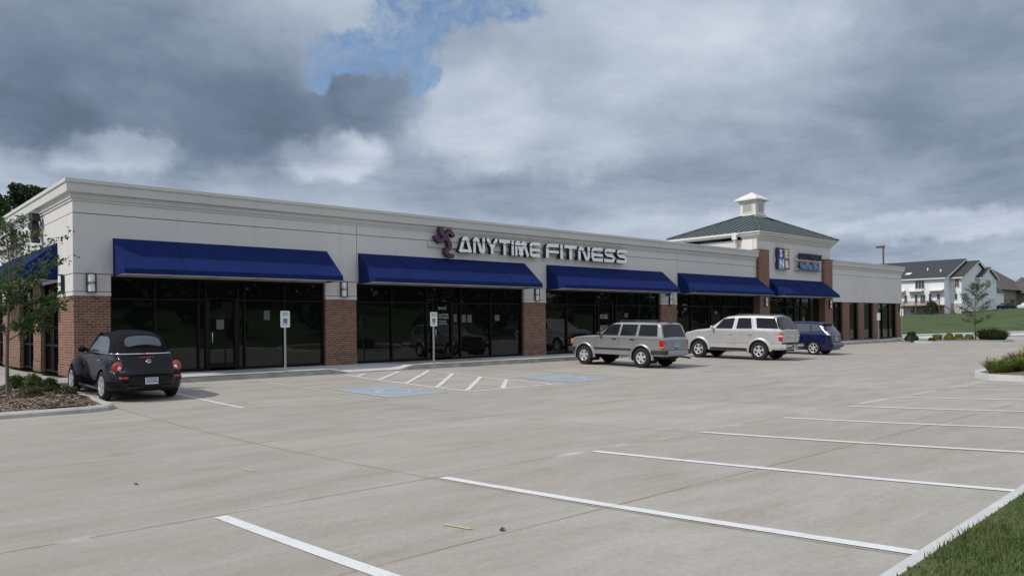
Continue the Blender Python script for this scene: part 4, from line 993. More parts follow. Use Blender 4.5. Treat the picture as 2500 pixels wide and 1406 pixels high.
    def seam(s, mb, pts, sg, w=.007, eps=.003):
        for (y0, z0), (y1, z1) in zip(pts, pts[1:]):
            ln = math.hypot(y1-y0, z1-z0); k = max(1, int(ln/.08)); ty, tz = (y1-y0)/ln, (z1-z0)/ln; rows = []
            for i in range(k+1):
                y, z = y0+(y1-y0)*i/k, z0+(z1-z0)*i/k
                rows.append([(sg*(s.hw(y+o*-tz, z+o*ty)+eps), y+o*-tz, z+o*ty) for o in (-w/2, w/2)])
            mb.grid(rows)
    def flare(s, mb, c, r, cz, sg, out=.05, wd=.06, a0=-12, a1=192):
        rows = []
        for i in range(25):
            a = R(a0+(a1-a0)*i/24); ca, sa = math.cos(a), math.sin(a); ring = []
            for rr, o in ((r-.012, .0), (r-.010, out), (r+wd*.4, out), (r+wd, out*.55), (r+wd+.012, -.002)):
                y, z = c-ca*rr, cz+sa*rr; ring.append((sg*(s.hw(y, max(z, .35))+o), y, z))
            rows.append(ring)
        mb.grid(rows)
def wheel(parent, x, y, sg, r=.34, w=.21, rim=.21, spokes=5, style='star', name='wheel'):
    """x is the outer face"""
    root_x = x; mb = MB(); i = -sg
    prof = [(i*.03, rim), (i*.012, rim+.02), (0, rim+(r-rim)*.45), (i*.012, r-.03), (i*.035, r-.008), (i*.07, r), (i*(w-.07), r), (i*(w-.03), r-.01), (i*w, r-.05), (i*(w-.01), rim), (i*.03, rim)]
    mb.lathe(prof, (x, y, r), 'x', 36)
    ty = mb.build(name, 'tyre_rubber', parent)
    m2 = MB(); m2.lathe([(i*.012, rim+.004), (i*.006, rim-.010), (i*.035, rim-.025), (i*.16, rim-.03), (i*.165, 0.0)], (x, y, r), 'x', 36)
    bk = m2.build('rim', 'alloy', ty)
    m3 = MB(); m3.lathe([(i*.09, rim-.03), (i*.088, .0)], (x, y, r), 'x', 28); m3.build('brake_disc', 'brake_dark', ty)
    m4 = MB(); m4.lathe([(i*.045, .062), (i*.022, .055), (i*.016, .03), (i*.014, 0.0)], (x, y, r), 'x', 20)
    for k in range(spokes):
        a = 2*math.pi*k/spokes+math.pi/2; ca, sa = math.cos(a), math.sin(a); u = Vector((0, ca, sa)); v = Vector((0, -sa, ca)); O = Vector((x, y, r)); ex = Vector((1, 0, 0))
        r0, r1 = .03, rim-.012; w0, w1 = {'star': (.040, .052), 'thin': (.030, .022), 'y': (.045, .030), 'swirl': (.03, .045)}[style]
        sk = .03 if style == 'swirl' else 0
        P = [O+u*r0+v*w0+ex*i*.018, O+u*r0-v*w0+ex*i*.018, O+u*r1-v*(w1-sk)+ex*i*.014, O+u*r1+v*(w1+sk)+ex*i*.014]
        Q = [p+ex*i*.045 for p in P]; m4.add(P+Q, [(0, 1, 2, 3), (4, 7, 6, 5), (0, 4, 5, 1), (1, 5, 6, 2), (2, 6, 7, 3), (3, 7, 4, 0)])
        if style == 'y':
            for d in (-1, 1):
                P = [O+u*(rim*.5)+v*.018+ex*i*.016, O+u*(rim*.5)-v*.018+ex*i*.016, O+u*r1+v*(d*.07-.014)+ex*i*.012, O+u*r1+v*(d*.07+.014)+ex*i*.012]; Q = [p+ex*i*.04 for p in P]
                m4.add(P+Q, [(0, 1, 2, 3), (4, 7, 6, 5), (0, 4, 5, 1), (1, 5, 6, 2), (2, 6, 7, 3), (3, 7, 4, 0)])
    m4.build('spokes', 'alloy', ty)
def wheels(c, root, hwid, wb, **k):
    for cy, r, cz in c.arches:
        for sg in (-1, 1):
            mb = MB(); mb.grid([[(sg*x, cy-(r+.0)*math.cos(R(a)), cz+(r+.0)*math.sin(R(a))) for x in (.42, hwid-.055)] for a in range(-25, 206, 11)]); mb.add([(sg*.43, cy-r*math.cos(R(a)), cz+r*math.sin(R(a))) for a in range(-25, 206, 11)], [tuple(range(21))]); mb.build('wheel_liner', 'underbody', root)
    for y in (0, wb):
        for sg in (-1, 1): wheel(root, sg*hwid, y, sg, **k)
def place(root, x, y, rz, rx): root.location = (x, y, G(y)); root.rotation_euler = (rx, 0, R(rz))
def plate(root, x, y, z, w=.30, h=.15, mat='plate_white', nrm=-1, tilt=0, txt=None):
    mb = MB(); mb.box(x-w/2, x+w/2, y-.012, y, z-h/2, z+h/2, .003); p = mb.build('number_plate', mat, root)
    mb = MB(); mb.box(x-w*.42, x+w*.42, y-.0145, y-.0122, z+h*.24, z+h*.40)
    for i in range(6):
        xx = x-w*.40+i*w*.8/5.4; mb.box(xx, xx+w*.09, y-.0145, y-.0122, z-h*.28, z+h*.12)
    mb.build('plate_print', 'plate_blue', p); p.rotation_euler = (0, 0, 0)
    return p
def mirror(root, x, y, z, sg, mat='black_plastic', s_=(.085, .06, .075)):
    mb = MB(); mb.sphere((sg*(abs(x)+.14), y, z), s_, 12, 8); mb.tube([(sg*(abs(x)-.01), y+.03, z-.03), (sg*(abs(x)+.09), y+.01, z-.01)], .028, 8); return mb.build('side_mirror', mat, root)

# ---- pewter boxy wagon (rear three-quarter)
def pewter_wagon():
    prof = [(-.93, .62), (-.93, .70), (-.90, 1.02), (-.875, 1.08), (-.72, 1.55), (-.66, 1.595), (-.55, 1.615), (.2, 1.63), (1.0, 1.625), (1.28, 1.60), (1.36, 1.575), (1.95, 1.165), (2.05, 1.13), (2.6, 1.10), (3.1, 1.04), (3.22, .98), (3.27, .85), (3.27, .60)]
    def hwf(y, z):
        w = .835-.02*max(0, (.62-z))/.3
        if z > 1.08: w -= (z-1.08)*.27
        if z > 1.06 and z <= 1.08: w -= (z-1.06)*.3*0
        if y > 2.0: w -= (y-2.0)*.02
        return w-(.012 if z < .68 else 0)
    c = Car(prof, .44, [(0, .44, .36), (2.60, .44, .36)], hwf, .07, .12, .025)
    r_ = empty('parked_car', (0, 0, 0)); tag(r_, 'pewter grey boxy sport wagon with black roof rails, parked nose in', 'car', 'cars parked nose in along the shops')
    b = c.shell('paint_pewter', r_)
    for sg in (-1, 1):
        for q in ([(1.05, 1.15), (1.80, 1.15), (1.42, 1.54), (.98, 1.55)], [(.26, 1.15), (.94, 1.15), (.88, 1.55), (.22, 1.55)], [(-.66, 1.15), (.13, 1.15), (.11, 1.55), (-.60, 1.55)]):
            mb = MB(); c.side_patch(mb, q, sg, .006); w_ = mb.build('side_window', 'car_glass', r_)
            mb = MB(); 
            for a, d in zip(q, q[1:]+q[:1]): c.seam(mb, [a, d], sg, .022, .008)
            mb.build('trim', 'black_plastic', w_)
        mb = MB(); c.seam(mb, [(1.99, 1.10), (2.03, .9), (2.03, .47)], sg); c.seam(mb, [(1.00, 1.57), (1.00, 1.15), (1.02, .47)], sg); c.seam(mb, [(.18, 1.57), (.19, 1.1), (.24, .98), (.42, .84)], sg); c.seam(mb, [(-.86, 1.02), (2.0, 1.05), (3.15, .98)], sg, .010, .002); mb.build('door_gap', 'black_plastic', r_)
        mb = MB(); c.side_patch(mb, [(.46, .61), (2.14, .61), (2.14, .68), (.46, .68)], sg, .014, 12, 2); mb.build('rub_strip', 'black_plastic', r_)
        for y in (1.10, .30):
            mb = MB(); c.side_patch(mb, [(y, .985), (y+.20, .985), (y+.20, 1.03), (y, 1.03)], sg, .010, 3, 2); x_ = sg*(c.hw(y, 1.0)+.02); mb.box(x_-.012, x_+.012, y+.02, y+.17, .995, 1.018, .005); mb.build('door_handle', 'black_plastic', r_)
        for cy in (0, 2.60):
            mb = MB(); c.flare(mb, cy, .44, .36, sg, .05, .06, -8, 188); mb.build('wheel_flare', 'paint_pewter', r_)
        mb = MB(); mb.box(sg*.70, sg*.852, -.915, -.76, .70, 1.01, .012); tl = mb.build('tail_light', 'red_lens', r_)
        mb = MB(); mb.box(sg*.703, sg*.856, -.920, -.757, .71, .80, .010); mb.build('turn_lens', 'amber_lens', tl)
        mb = MB(); mb.box(sg*.52, sg*.80, 3.20, 3.285, .78, .96, .01); mb.build('headlight', 'head_lens', r_)
        mb = MB(); mb.box(sg*.805, sg*.845, 3.10, 3.24, .80, .94, .01); mb.build('side_marker', 'amber_lens', r_)
        mirror(r_, .80, 1.83, 1.20, sg)
        mb = MB(); xr = sg*.52
        mb.tube([(xr, -.50, 1.66), (xr, -.42, 1.69), (xr, 1.05, 1.695), (xr, 1.15, 1.65)], .014, 6)
        for y in (-.48, .3, 1.08): mb.box(xr-.015, xr+.015, y-.04, y+.04, 1.62, 1.69)
        mb.build('roof_rail', 'black_plastic', r_)
    mb = MB(); 
    for y in (-.1, .72): mb.tube([(-.52, y, 1.69), (0, y, 1.71), (.52, y, 1.69)], .013, 6)
    mb.build('cross_bar', 'black_plastic', r_)
    # rear: glass, handle, bumper, brake light
    a0 = c.cum[3]; a1 = c.cum[4]
    mb = MB(); c.top_patch(mb, a0+.02, a1-.01, -.93, .93, .008, lb0=-.9, lb1=.9); gl = mb.build('rear_window', 'car_glass', r_)
    y0, z0 = c.at(a0+.10); mb = MB(); mb.tube([(.10, y0-.03, z0+.01), (.50, y0-.02, z0+.02)], .009, 5); mb.build('wiper', 'black_plastic', gl)
    mb = MB(); mb.box(-.14, .14, -.69, -.60, 1.60, 1.635, .006); mb.build('brake_light', 'red_lens', r_)
    mb = MB(); mb.box(-.30, .30, -.935, -.90, .955, .985, .008); mb.box(-.09, .09, -.94, -.90, .715, .745, .008); mb.build('tailgate_handle', 'paint_pewter', r_)
    mb = MB(); mb.box(-.07, .07, -.945, -.91, .69, .74, .01); mb.build('latch', 'black_plastic', r_)
    plate(r_, .06, -.925, .85, .28, .14)
    mb = MB(); mb.box(-.88, .88, -1.02, -.90, .50, .66, .03); 
    for sg in (-1, 1): mb.box(sg*.80, sg*.885, -.901, -.42, .505, .655, .02)
    bp = mb.build('bumper', 'black_plastic', r_)
    mb = MB(); mb.box(-.66, .66, -1.026, -.95, .485, .645, .02); mb.build('bumper_face', 'paint_pewter', bp)
    mb = MB(); mb.box(-.88, .88, 3.24, 3.36, .50, .68, .03); 
    for sg in (-1, 1): mb.box(sg*.80, sg*.88, 3.03, 3.241, .505, .675, .02)
    mb.build('front_bumper', 'black_plastic', r_)
    mb = MB(); mb.box(-.5, .5, 3.25, 3.29, .76, .97, .01); mb.build('grille', 'black_plastic', r_)
    mb = MB(); mb.box(-.60, .60, -.75, 3.1, .42, .60); mb.tube([(-.7, 0, .36), (.7, 0, .36)], .05, 8); mb.tube([(-.7, 2.6, .36), (.7, 2.6, .36)], .05, 8); mb.sphere((0, 0, .34), .12); mb.box(-.55, .35, -.85, -.35, .34, .5, .04); mb.box(-.79, .79, .5, 2.1, .42, .50); mb.build('underbody', 'underbody', r_)
    mb = MB(); mb.tube([(.50, -.3, .40), (.55, -.75, .40), (.66, -.95, .37), (.80, -1.02, .34)], .032, 8); mb.build('exhaust_pipe', 'brake_dark', r_)
    wheels(c, r_, .86, 2.60, r=.365, w=.235, rim=.205, style='star')
    return r_
pw = pewter_wagon(); place(pw, 16.62+.84, -6.55, 4.0, .022)

# ---- silver large sport utility vehicle
def silver_suv():
    prof = [(-1.02, .70), (-1.02, .80), (-1.00, 1.26), (-.96, 1.32), (-.70, 1.80), (-.60, 1.86), (-.45, 1.895), (.3, 1.915), (1.1, 1.90), (1.52, 1.855), (1.72, 1.78), (2.30, 1.36), (2.42, 1.315), (3.0, 1.25), (3.50, 1.13), (3.62, 1.02), (3.66, .85), (3.66, .62)]
    def hwf(y, z):
        w = .955
        if z < .75: w -= (.75-z)*.10
        if z > 1.27: w -= (z-1.27)*.30+.008
        return w
    c = Car(prof, lambda y: .50 if .3 < y < 2.6 else .47, [(0, .47, .40), (2.86, .47, .40)], hwf, .09, .17, .03)
    r_ = empty('parked_car', (0, 0, 0)); tag(r_, 'large silver sport utility vehicle with chrome-backed rear step bumper', 'car', 'cars parked nose in along the shops')
    c.shell('paint_silver', r_)
    for sg in (-1, 1):
        for q in ([(1.24, 1.33), (2.05, 1.33), (1.70, 1.74), (1.18, 1.79)], [(.34, 1.35), (1.05, 1.34), (1.00, 1.79), (.44, 1.79)], [(-.84, 1.36), (.10, 1.37), (.20, 1.80), (-.64, 1.79)]):
            mb = MB(); c.side_patch(mb, q, sg, .006); w_ = mb.build('side_window', 'car_glass', r_)
            mb = MB()
            for a, d in zip(q, q[1:]+q[:1]): c.seam(mb, [a, d], sg, .020, .008)
            mb.build('trim', 'black_plastic', w_)
        mb = MB(); c.seam(mb, [(2.30, 1.27), (2.32, .48)], sg); c.seam(mb, [(1.10, 1.85), (1.12, 1.3), (1.14, .48)], sg); c.seam(mb, [(.40, 1.84), (.26, 1.34), (.30, 1.1), (.46, .92)], sg); mb.build('door_gap', 'black_plastic', r_)
        mb = MB(); c.side_patch(mb, [(.50, .72), (2.30, .72), (2.30, .79), (.50, .79)], sg, .022, 14, 2); mb.build('body_moulding', 'paint_silver', r_); mb = MB(); c.side_patch(mb, [(-.92, .72), (-.52, .72), (-.52, .79), (-.92, .79)], sg, .022, 5, 2); mb.build('body_moulding', 'paint_silver', r_)
        for y in (1.22, .36):
            mb = MB(); x_ = sg*(c.hw(y, 1.12)+.02); mb.box(x_-.014, x_+.014, y, y+.20, 1.11, 1.14, .006); mb.box(x_-.022, x_-.004, y+.03, y+.17, 1.08, 1.109, .006); mb.build('door_handle', 'paint_silver', r_)
        for cy in (0, 2.86):
            mb = MB(); c.flare(mb, cy, .47, .40, sg, .035, .08, 0, 182); mb.build('wheel_flare', 'paint_silver', r_)
        mb = MB(); mb.box(sg*.80, sg*.965, -1.012, -.86, .84, 1.21, .014); tl = mb.build('tail_light', 'red_lens', r_)
        mb = MB(); mb.box(sg*.803, sg*.969, -1.017, -.857, 1.10, 1.20, .010); mb.build('turn_lens', 'amber_lens', tl)
        mb = MB(); mb.box(sg*.803, sg*.968, -1.016, -.858, 1.01, 1.085, .010); mb.build('reverse_lens', 'white_lens', tl)
        mb = MB(); mb.box(sg*.56, sg*.90, 3.56, 3.67, .86, 1.04, .02); mb.build('headlight', 'head_lens', r_); mb = MB(); mb.box(sg*.70, sg*.93, 3.50, 3.64, .78, .85, .01); mb.build('turn_light', 'amber_lens', r_)
        mirror(r_, .93, 2.16, 1.37, sg, 'paint_silver', (.10, .06, .085))
        mb = MB(); mb.box(sg*.86, sg*1.0, .52, 2.32, .36, .40, .015); 
        for y in (.7, 1.4, 2.1): mb.box(sg*.5, sg*.87, y-.03, y+.03, .36, .42)
        mb.build('running_board', 'black_plastic', r_)
        mb = MB(); xr = sg*.60; mb.tube([(xr, -.45, 1.91), (xr, -.35, 1.955), (xr, 1.1, 1.965), (xr, 1.25, 1.91)], .017, 6)
        for y in (-.42, .4, 1.18): mb.box(xr-.02, xr+.02, y-.05, y+.05, 1.88, 1.95)
        mb.build('roof_rail', 'black_plastic', r_)
        a0, a1 = c.cum[3], c.cum[4]
    mb = MB()
    for y in (-.15, .85): mb.tube([(-.6, y, 1.96), (0, y, 1.97), (.6, y, 1.96)], .014, 6)
    mb.build('cross_bar', 'black_plastic', r_)
    mb = MB(); c.top_patch(mb, a0-.02, a1+.06, -.98, .98, .008); gl = mb.build('rear_window', 'car_glass', r_)
    for sg in (-1, 1):
        mb = MB(); c.side_patch(mb, [(-.985, 1.32), (-.87, 1.34), (-.665, 1.80), (-.72, 1.78)], sg, .007, 3, 6); mb.build('rear_pillar', 'car_glass', r_)
    mb = MB(); mb.tube([(.1, -1.0, 1.36), (.5, -.97, 1.34)], .010, 5); mb.build('wiper', 'black_plastic', gl)
    mb = MB(); mb.box(-.30, .30, -1.028, -1.005, 1.00, 1.04, .005); mb.build('badge_bar', 'paint_silver', r_)
    mb = MB(); mb.box(-.97, .97, -1.20, -1.0, .52, .70, .03)
    for sg in (-1, 1): mb.box(sg*.88, sg*.975, -1.01, -.60, .525, .695, .02)
    bp = mb.build('step_bumper', 'paint_silver', r_)
    mb = MB(); mb.box(-.93, .93, -1.195, -1.01, .7005, .725, .004); mb.box(-.90, .90, -1.022, -1.0, .726, .775, .004); mb.box(-.26, .26, -1.206, -1.15, .55, .69, .004); mb.build('bumper_pad_and_gap', 'black_plastic', bp)  # pads, plus a black strip in place of the shaded gap below the tailgate
    plate(r_, 0, -1.21, .62, .30, .14)
    for sg in (-1, 1): mb = MB(); mb.box(sg*.30, sg*.92, -1.207, -1.19, .53, .60, .004); mb.build('bumper_inset', 'black_plastic', bp)
    mb = MB(); mb.box(-.95, .95, 3.60, 3.76, .50, .68, .04)
    for sg in (-1, 1): mb.box(sg*.86, sg*.955, 3.36, 3.61, .505, .675, .02)
    mb.build('front_bumper', 'chrome', r_)
    mb = MB(); mb.box(-.54, .54, 3.62, 3.68, .80, 1.03, .01); mb.build('grille', 'chrome', r_)
    mb = MB(); mb.box(-.66, .66, -.9, 3.5, .40, .66); mb.box(-.93, .93, .52, 2.33, .40, .52); mb.tube([(-.8, 0, .40), (.8, 0, .40)], .06, 8); mb.tube([(-.8, 2.86, .40), (.8, 2.86, .40)], .05, 8); mb.sphere((.0, 0, .38), .14); mb.tube([(.45, -.5, .42), (.5, -.95, .42)], .035, 8); mb.build('underbody', 'underbody', r_)
    wheels(c, r_, .975, 2.86, r=.395, w=.26, rim=.225, style='y')
    return r_
su = silver_suv(); place(su, 24.30+.62, -6.86, 5.5, .022)
su.scale = (.94, .98, .985)

# ---- dark blue hatchback
def blue_hatch():
    prof = [(-.78, .42), (-.78, .60), (-.74, .88), (-.70, .98), (-.58, 1.12), (-.44, 1.40), (-.52, 1.445), (-.40, 1.48)]
    prof = [(-.80, .42), (-.80, .62), (-.76, .92), (-.70, 1.02), (-.42, 1.42), (-.36, 1.47), (-.10, 1.52), (.5, 1.57), (1.2, 1.56), (1.6, 1.50), (2.35, 1.07), (2.5, 1.02), (3.1, .88), (3.38, .72), (3.45, .55), (3.45, .38)]
    def hwf(y, z):
        w = .86
        if z < .6: w -= (.6-z)*.14
        if z > .98: w -= (z-.98)*.42+.01
        for cy in (0, 2.6):
            d = math.hypot(y-cy, z-.34); 
            if d < .56: w += .03*math.sqrt(1-(d/.56)**2)
        return w
    c = Car(prof, .24, [(0, .37, .32), (2.6, .37, .32)], hwf, .10, .30, .035)
    r_ = empty('parked_car', (0, 0, 0)); tag(r_, 'dark blue compact hatchback half hidden behind the silver vehicle', 'car', 'cars parked nose in along the shops')
    c.shell('paint_blue', r_)
    for sg in (-1, 1):
        for q in ([(1.15, 1.08), (2.2, 1.06), (1.60, 1.42), (1.10, 1.48)], [(.20, 1.11), (1.07, 1.08), (1.04, 1.48), (.22, 1.48)], [(-.38, 1.16), (.12, 1.12), (.14, 1.47), (-.24, 1.43)]):
            mb = MB(); c.side_patch(mb, q, sg, .006); mb.build('side_window', 'car_glass_pale', r_)
        mb = MB(); c.seam(mb, [(2.25, 1.0), (2.3, .28)], sg); c.seam(mb, [(1.10, 1.52), (1.12, 1.05), (1.14, .28)], sg); c.seam(mb, [(.16, 1.5), (.18, 1.0), (.40, .66)], sg); mb.build('door_gap', 'black_plastic', r_)
        mb = MB()
        for y in (.26, 1.22): x_ = sg*(c.hw(y, .95)+.015); mb.box(x_-.012, x_+.012, y, y+.18, .93, .96, .005)
        mb.build('door_handle', 'paint_blue', r_)
        mb = MB(); rows = []
        for i in range(9):
            z = .95+.44*i/8; row = []
            for j in range(6):
                t = j/5; y = -.755+.40*i/8*1.0+t*.13; row.append((sg*(c.hw(max(y, -.62+.30*i/8), z)+.010-(.05*(1-t)**2)), y-.02, z))
            rows.append(row)
        mb.grid(rows); tl = mb.build('tail_light', 'white_lens', r_)
        mb = MB(); mb.sphere((sg*.735, -.655, 1.06), (.05, .045, .055), 12, 8); mb.build('red_lamp', 'red_lens', tl)
        mb = MB(); mb.box(sg*.45, sg*.76, 3.16, 3.38, .62, .76, .03); mb.build('headlight', 'head_lens', r_)
        mirror(r_, .84, 2.1, 1.10, sg, 'paint_blue')
    a0, a1 = c.cum[3], c.cum[4]
    mb = MB(); c.top_patch(mb, a0+.02, a1-.02, -.86, .86, .008); mb.build('rear_window', 'car_glass_pale', r_)
    mb = MB(); mb.box(-.58, .58, -.56, -.30, 1.47, 1.50, .012); mb.build('spoiler', 'black_plastic', r_)
    mb = MB(); mb.box(-.78, .78, -.92, -.70, .36, .58, .06); mb.build('bumper', 'paint_blue', r_)
    plate(r_, 0, -.80, .76)
    mb = MB(); mb.sphere((0, -.79, .93), (.05, .015, .05), 12, 8); mb.build('emblem', 'chrome', r_)
    mb = MB(); mb.box(-.6, .6, -.68, 3.3, .22, .5); mb.build('underbody', 'underbody', r_)
    wheels(c, r_, .875, 2.6, r=.325, w=.205, rim=.215, style='thin', spokes=6)
    return r_
bh = blue_hatch(); place(bh, 30.0+.72, -6.30, 4.0, .02); bh.scale = (.88, 1, 1)

# ---- black soft-top convertible
def convertible():
    prof = [(-.80, .36), (-.82, .50), (-.82, .62), (-.74, .68), (-.70, .76), (-.60, .90), (-.47, 1.00), (-.38, 1.035), (.6, 1.04), (1.60, 1.02), (1.78, 1.00), (2.2, .94), (2.6, .84), (2.92, .70), (3.10, .56), (3.18, .42), (3.18, .30)]
    def hwf(y, z):
        w = .665
        if z > .9: w -= (z-.9)*.12
        if z < .45: w -= (.45-z)*.25
        e = y+.82
        if e < .6 and z > .64: k = 1-e/.6; w -= .15*k*k*min(1, (z-.64)/.1)
        e = 3.18-y
        if e < .8: k = 1-e/.8; w -= .16*k*k
        bul = 0
        for cy, Rr in ((-.02, .74), (2.51, .70)):
            d = math.hypot((y-cy)/Rr, (z-.33)/.56)
            if d < 1: bul = max(bul, .225*(1-d*d)**.5)
        return w+bul
    c = Car(prof, lambda y: .22 if 0 < y < 2.5 else .27, [(0, .375, .325), (2.51, .375, .325)], hwf, .08, .30, .05)
    r_ = empty('parked_car', (0, 0, 0)); tag(r_, 'black rounded convertible with its black fabric roof up, parked by the corner pier', 'car', 'cars parked nose in along the shops')
    c.shell('paint_black', r_, nrow=28)
    # fabric roof: own shell
    tp = [(-.50, 1.00), (-.47, 1.03), (-.36, 1.19), (-.20, 1.34), (.0, 1.44), (.3, 1.50), (.7, 1.515), (1.05, 1.49), (1.20, 1.45)]
    def hw2(y, z):
        w = .655-(z-1.0)*.30
        e = y+.50
        if e < .5: k = 1-e/.5; w -= .20*k*k
        return w
    t = Car(tp, 1.015, [], hw2, .16, .02, .05); top = t.shell('soft_top', r_, 'fabric_roof', 16)
    mb = MB()
    # windscreen and pillars
    rows = [[(l_*(.52+.12*v), 1.20+.58*v, 1.455-.44*v+.03*(1-l_*l_)) for l_ in (-1, -.6, -.2, .2, .6, 1)] for v in [i/6 for i in range(7)]]
    mb.grid(rows); mb.build('windscreen', 'car_glass', r_)
    for sg in (-1, 1):
        mb = MB(); mb.tube([(sg*.50, 1.16, 1.465), (sg*.655, 1.80, 1.00)], .028, 8); mb.build('pillar', 'paint_black', r_)
        mb = MB(); q = [(.12, 1.05), (1.62, 1.04), (1.13, 1.42), (.24, 1.40)]
        rows = []
        for j in range(9):
            v = j/8; row = []
            for i in range(13):
                u = i/12; rd = .30*(1-math.sqrt(max(0, 1-max(0, (v-.35)/.65)**2))) ; ya = q[0][0]+(q[3][0]-q[0][0])*v+rd*.9; yb = q[1][0]+(q[2][0]-q[1][0])*v
                y = ya+(yb-ya)*u; z = q[0][1]+(q[3][1]-q[0][1])*v; row.append((sg*(.662-(z-1.0)*.30+.004), y, z))
            rows.append(row)
        mb.grid(rows); mb.build('side_window', 'car_glass_pale', r_)
        mb = MB(); mb.tube([(sg*(.66), y, 1.03) for y in (-.25, .1, .6, 1.1, 1.72)], .014, 6); mb.tube([(sg*.66, -.25, 1.03), (sg*.60, -.38, 1.035), (sg*.45, -.475, 1.035), (sg*.2, -.51, 1.035), (0, -.52, 1.035)], .018, 6); mb.build('belt_trim', 'chrome', r_)
        mb = MB(); c.seam(mb, [(1.72, .98), (1.80, .80), (1.82, .28)], sg); c.seam(mb, [(.50, 1.0), (.46, .80), (.55, .50), (.52, .28)], sg); mb.build('door_gap', 'black_plastic', r_)
        mb = MB(); x_ = sg*(c.hw(.7, .86)+.018); mb.box(x_-.013, x_+.013, .62, .82, .845, .875, .008); mb.build('door_handle', 'chrome', r_)
        mb = MB(); mb.box(sg*.72, sg*.80, .42, 2.08, .20, .255, .02); mb.build('sill_trim', 'black_plastic', r_)
        # tail lamp: round red lens proud of the wing
        mb = MB(); mb.sphere((sg*.655, -.60, .755), (.130, .060, .122), 24, 14); tl = mb.build('tail_light', 'red_lens', r_); 
        mb = MB(); mb.sphere((sg*.635, -.645, .735), (.052, .03, .050), 16, 10); mb.build('reverse_lens', 'white_lens', tl)
        mb = MB(); mb.sphere((sg*.60, 2.96, .64), (.13, .09, .12), 20, 12); mb.build('headlight', 'head_lens', r_)
        mb = MB(); xx = sg*.60; mb.box(xx-.10, xx+.10, -.875, -.80, .52, .56, .012); mb.build('reflector', 'red_lens', r_)
        mirror(r_, .68, 1.62, 1.08, sg, 'paint_black', (.10, .06, .075))
        mb = MB(); mb.box(sg*.22-.0, sg*.52, -.885, -.86, .31, .345, .008); mb.build('bumper_grille', 'brake_dark', r_)
    # rear window in the roof
    mb = MB(); rows = []
    a0, a1 = t.cum[2]-.02, t.cum[3]+.06
    for i in range(9):
        v = i/8; y, zt = t.at(a0+(a1-a0)*v); w = t.hw(y, zt, zt); hwid = .43*(1-abs(2*v-1)**4*.22)-.04*v
        rows.append([(l_*hwid, y-.012, zt+.05*(1-(l_*hwid/w)**2)+.010) for l_ in [-1+.2*k for k in range(11)]])
    mb.grid(rows); rw = mb.build('rear_window', 'car_glass_pale', r_)
    # trunk lid outline, badge, third brake light
    mb = MB(); mb.box(-.17, .17, -.60, -.53, .948, .972, .006); mb.build('brake_light', 'red_lens', r_)
    bd = empty('emblem', (0, -.665, .865)); bd.parent = r_; bd.rotation_euler = (R(-38), 0, 0)
    mb = MB(); pts = [(.052*math.cos(R(a)), -.02, .052*math.sin(R(a))) for a in range(0, 361, 20)]; mb.tube(pts, .006, 6); 
    for pl in ([(-.018, .04), (0, .008), (.018, .04)], [(-.038, .018), (-.018, -.034), (0, .0), (.018, -.034), (.038, .018)]): mb.tube([(x, -.02, z) for x, z in pl], .0045, 5)
    o = mb.build('badge', 'chrome', bd); mb = MB(); mb.lathe([(-.012, .0), (-.010, .05), (.01, .052)], (0, 0, 0), 'y', 20); mb.build('badge_disc', 'plate_print_blue', bd)
    # rear bumper, a shade matt line and plate
    mb = MB(); rows = []
    for j, (o_, z) in enumerate(((.00, .70), (.055, .68), (.07, .60), (.075, .48), (.055, .36), (.02, .28), (-.02, .26))):
        row = []
        for i in range(25):
            u = -1+2*i/24; x = u*.80; yb = -.80+.42*max(0, abs(u)-.45)**1.6/.55**1.6*.9; row.append((x*(1+.0), yb-o_, z))
        rows.append(row)
    mb.grid(rows); mb.build('bumper', 'paint_black', r_)
    mb = MB(); rows = [[(u*.70, -.872+.30*max(0, abs(u)-.45)**1.6-.004, z) for u in [-1+2*i/16 for i in range(17)]] for z in (.405, .40)]; mb.grid(rows); mb.build('bumper_seam', 'black_plastic', r_)
    plate(r_, 0, -.876, .46, .29, .145)
    mb = MB(); mb.box(-.56, .56, -.66, 3.0, .22, .5); mb.tube([(-.25, -.3, .25), (-.25, -.84, .25)], .03, 8); mb.build('underbody', 'underbody', r_)
    # no seats: the opaque glass has a pale sky reflection put into its colour
    wheels(c, r_, .855, 2.51, r=.325, w=.205, rim=.215, style='y', spokes=5)
    return r_
cv = convertible(); place(cv, .16, -5.28, 1.0, .022); cv.scale = (.93, 1.0, 1.0)
# ================================================================ PLANTS
def bush(name, x, y, z, rx, ry, h, mat, n, leaf, lab, seed, group=None, stems=True, cat='shrub'):
    r_ = empty(name, (x, y, z)); tag(r_, lab, cat, group); rs = np.random.RandomState(seed)
    d = rs.normal(size=(n, 3)); d /= np.linalg.norm(d, axis=1, keepdims=True); d[:, 2] = np.abs(d[:, 2])*1.0
    lump = 1+.16*np.sin(d[:, 0]*5+seed)*np.sin(d[:, 1]*4+1.3*seed)+.10*np.sin(d[:, 2]*9+seed*2)
    q = rs.uniform(.55, 1.05, (n, 1))**.6*lump[:, None]
    P = d*q*np.array([rx, ry, h*.82])+np.array([0, 0, h*.16])
    np_leaves('foliage', mat, P, leaf, r_, .3, seed)
    mb = MB(); rng = random.Random(seed)
    for k in range(7):
        a = rng.uniform(0, 6.28); mb.tube([(0, 0, -.05), (rx*.35*math.cos(a), ry*.35*math.sin(a), h*.4), (rx*.6*math.cos(a), ry*.6*math.sin(a), h*.75)], [.012, .008, .004], 5)
    mb.build('stem', 'bark_dark', r_)
    return r_
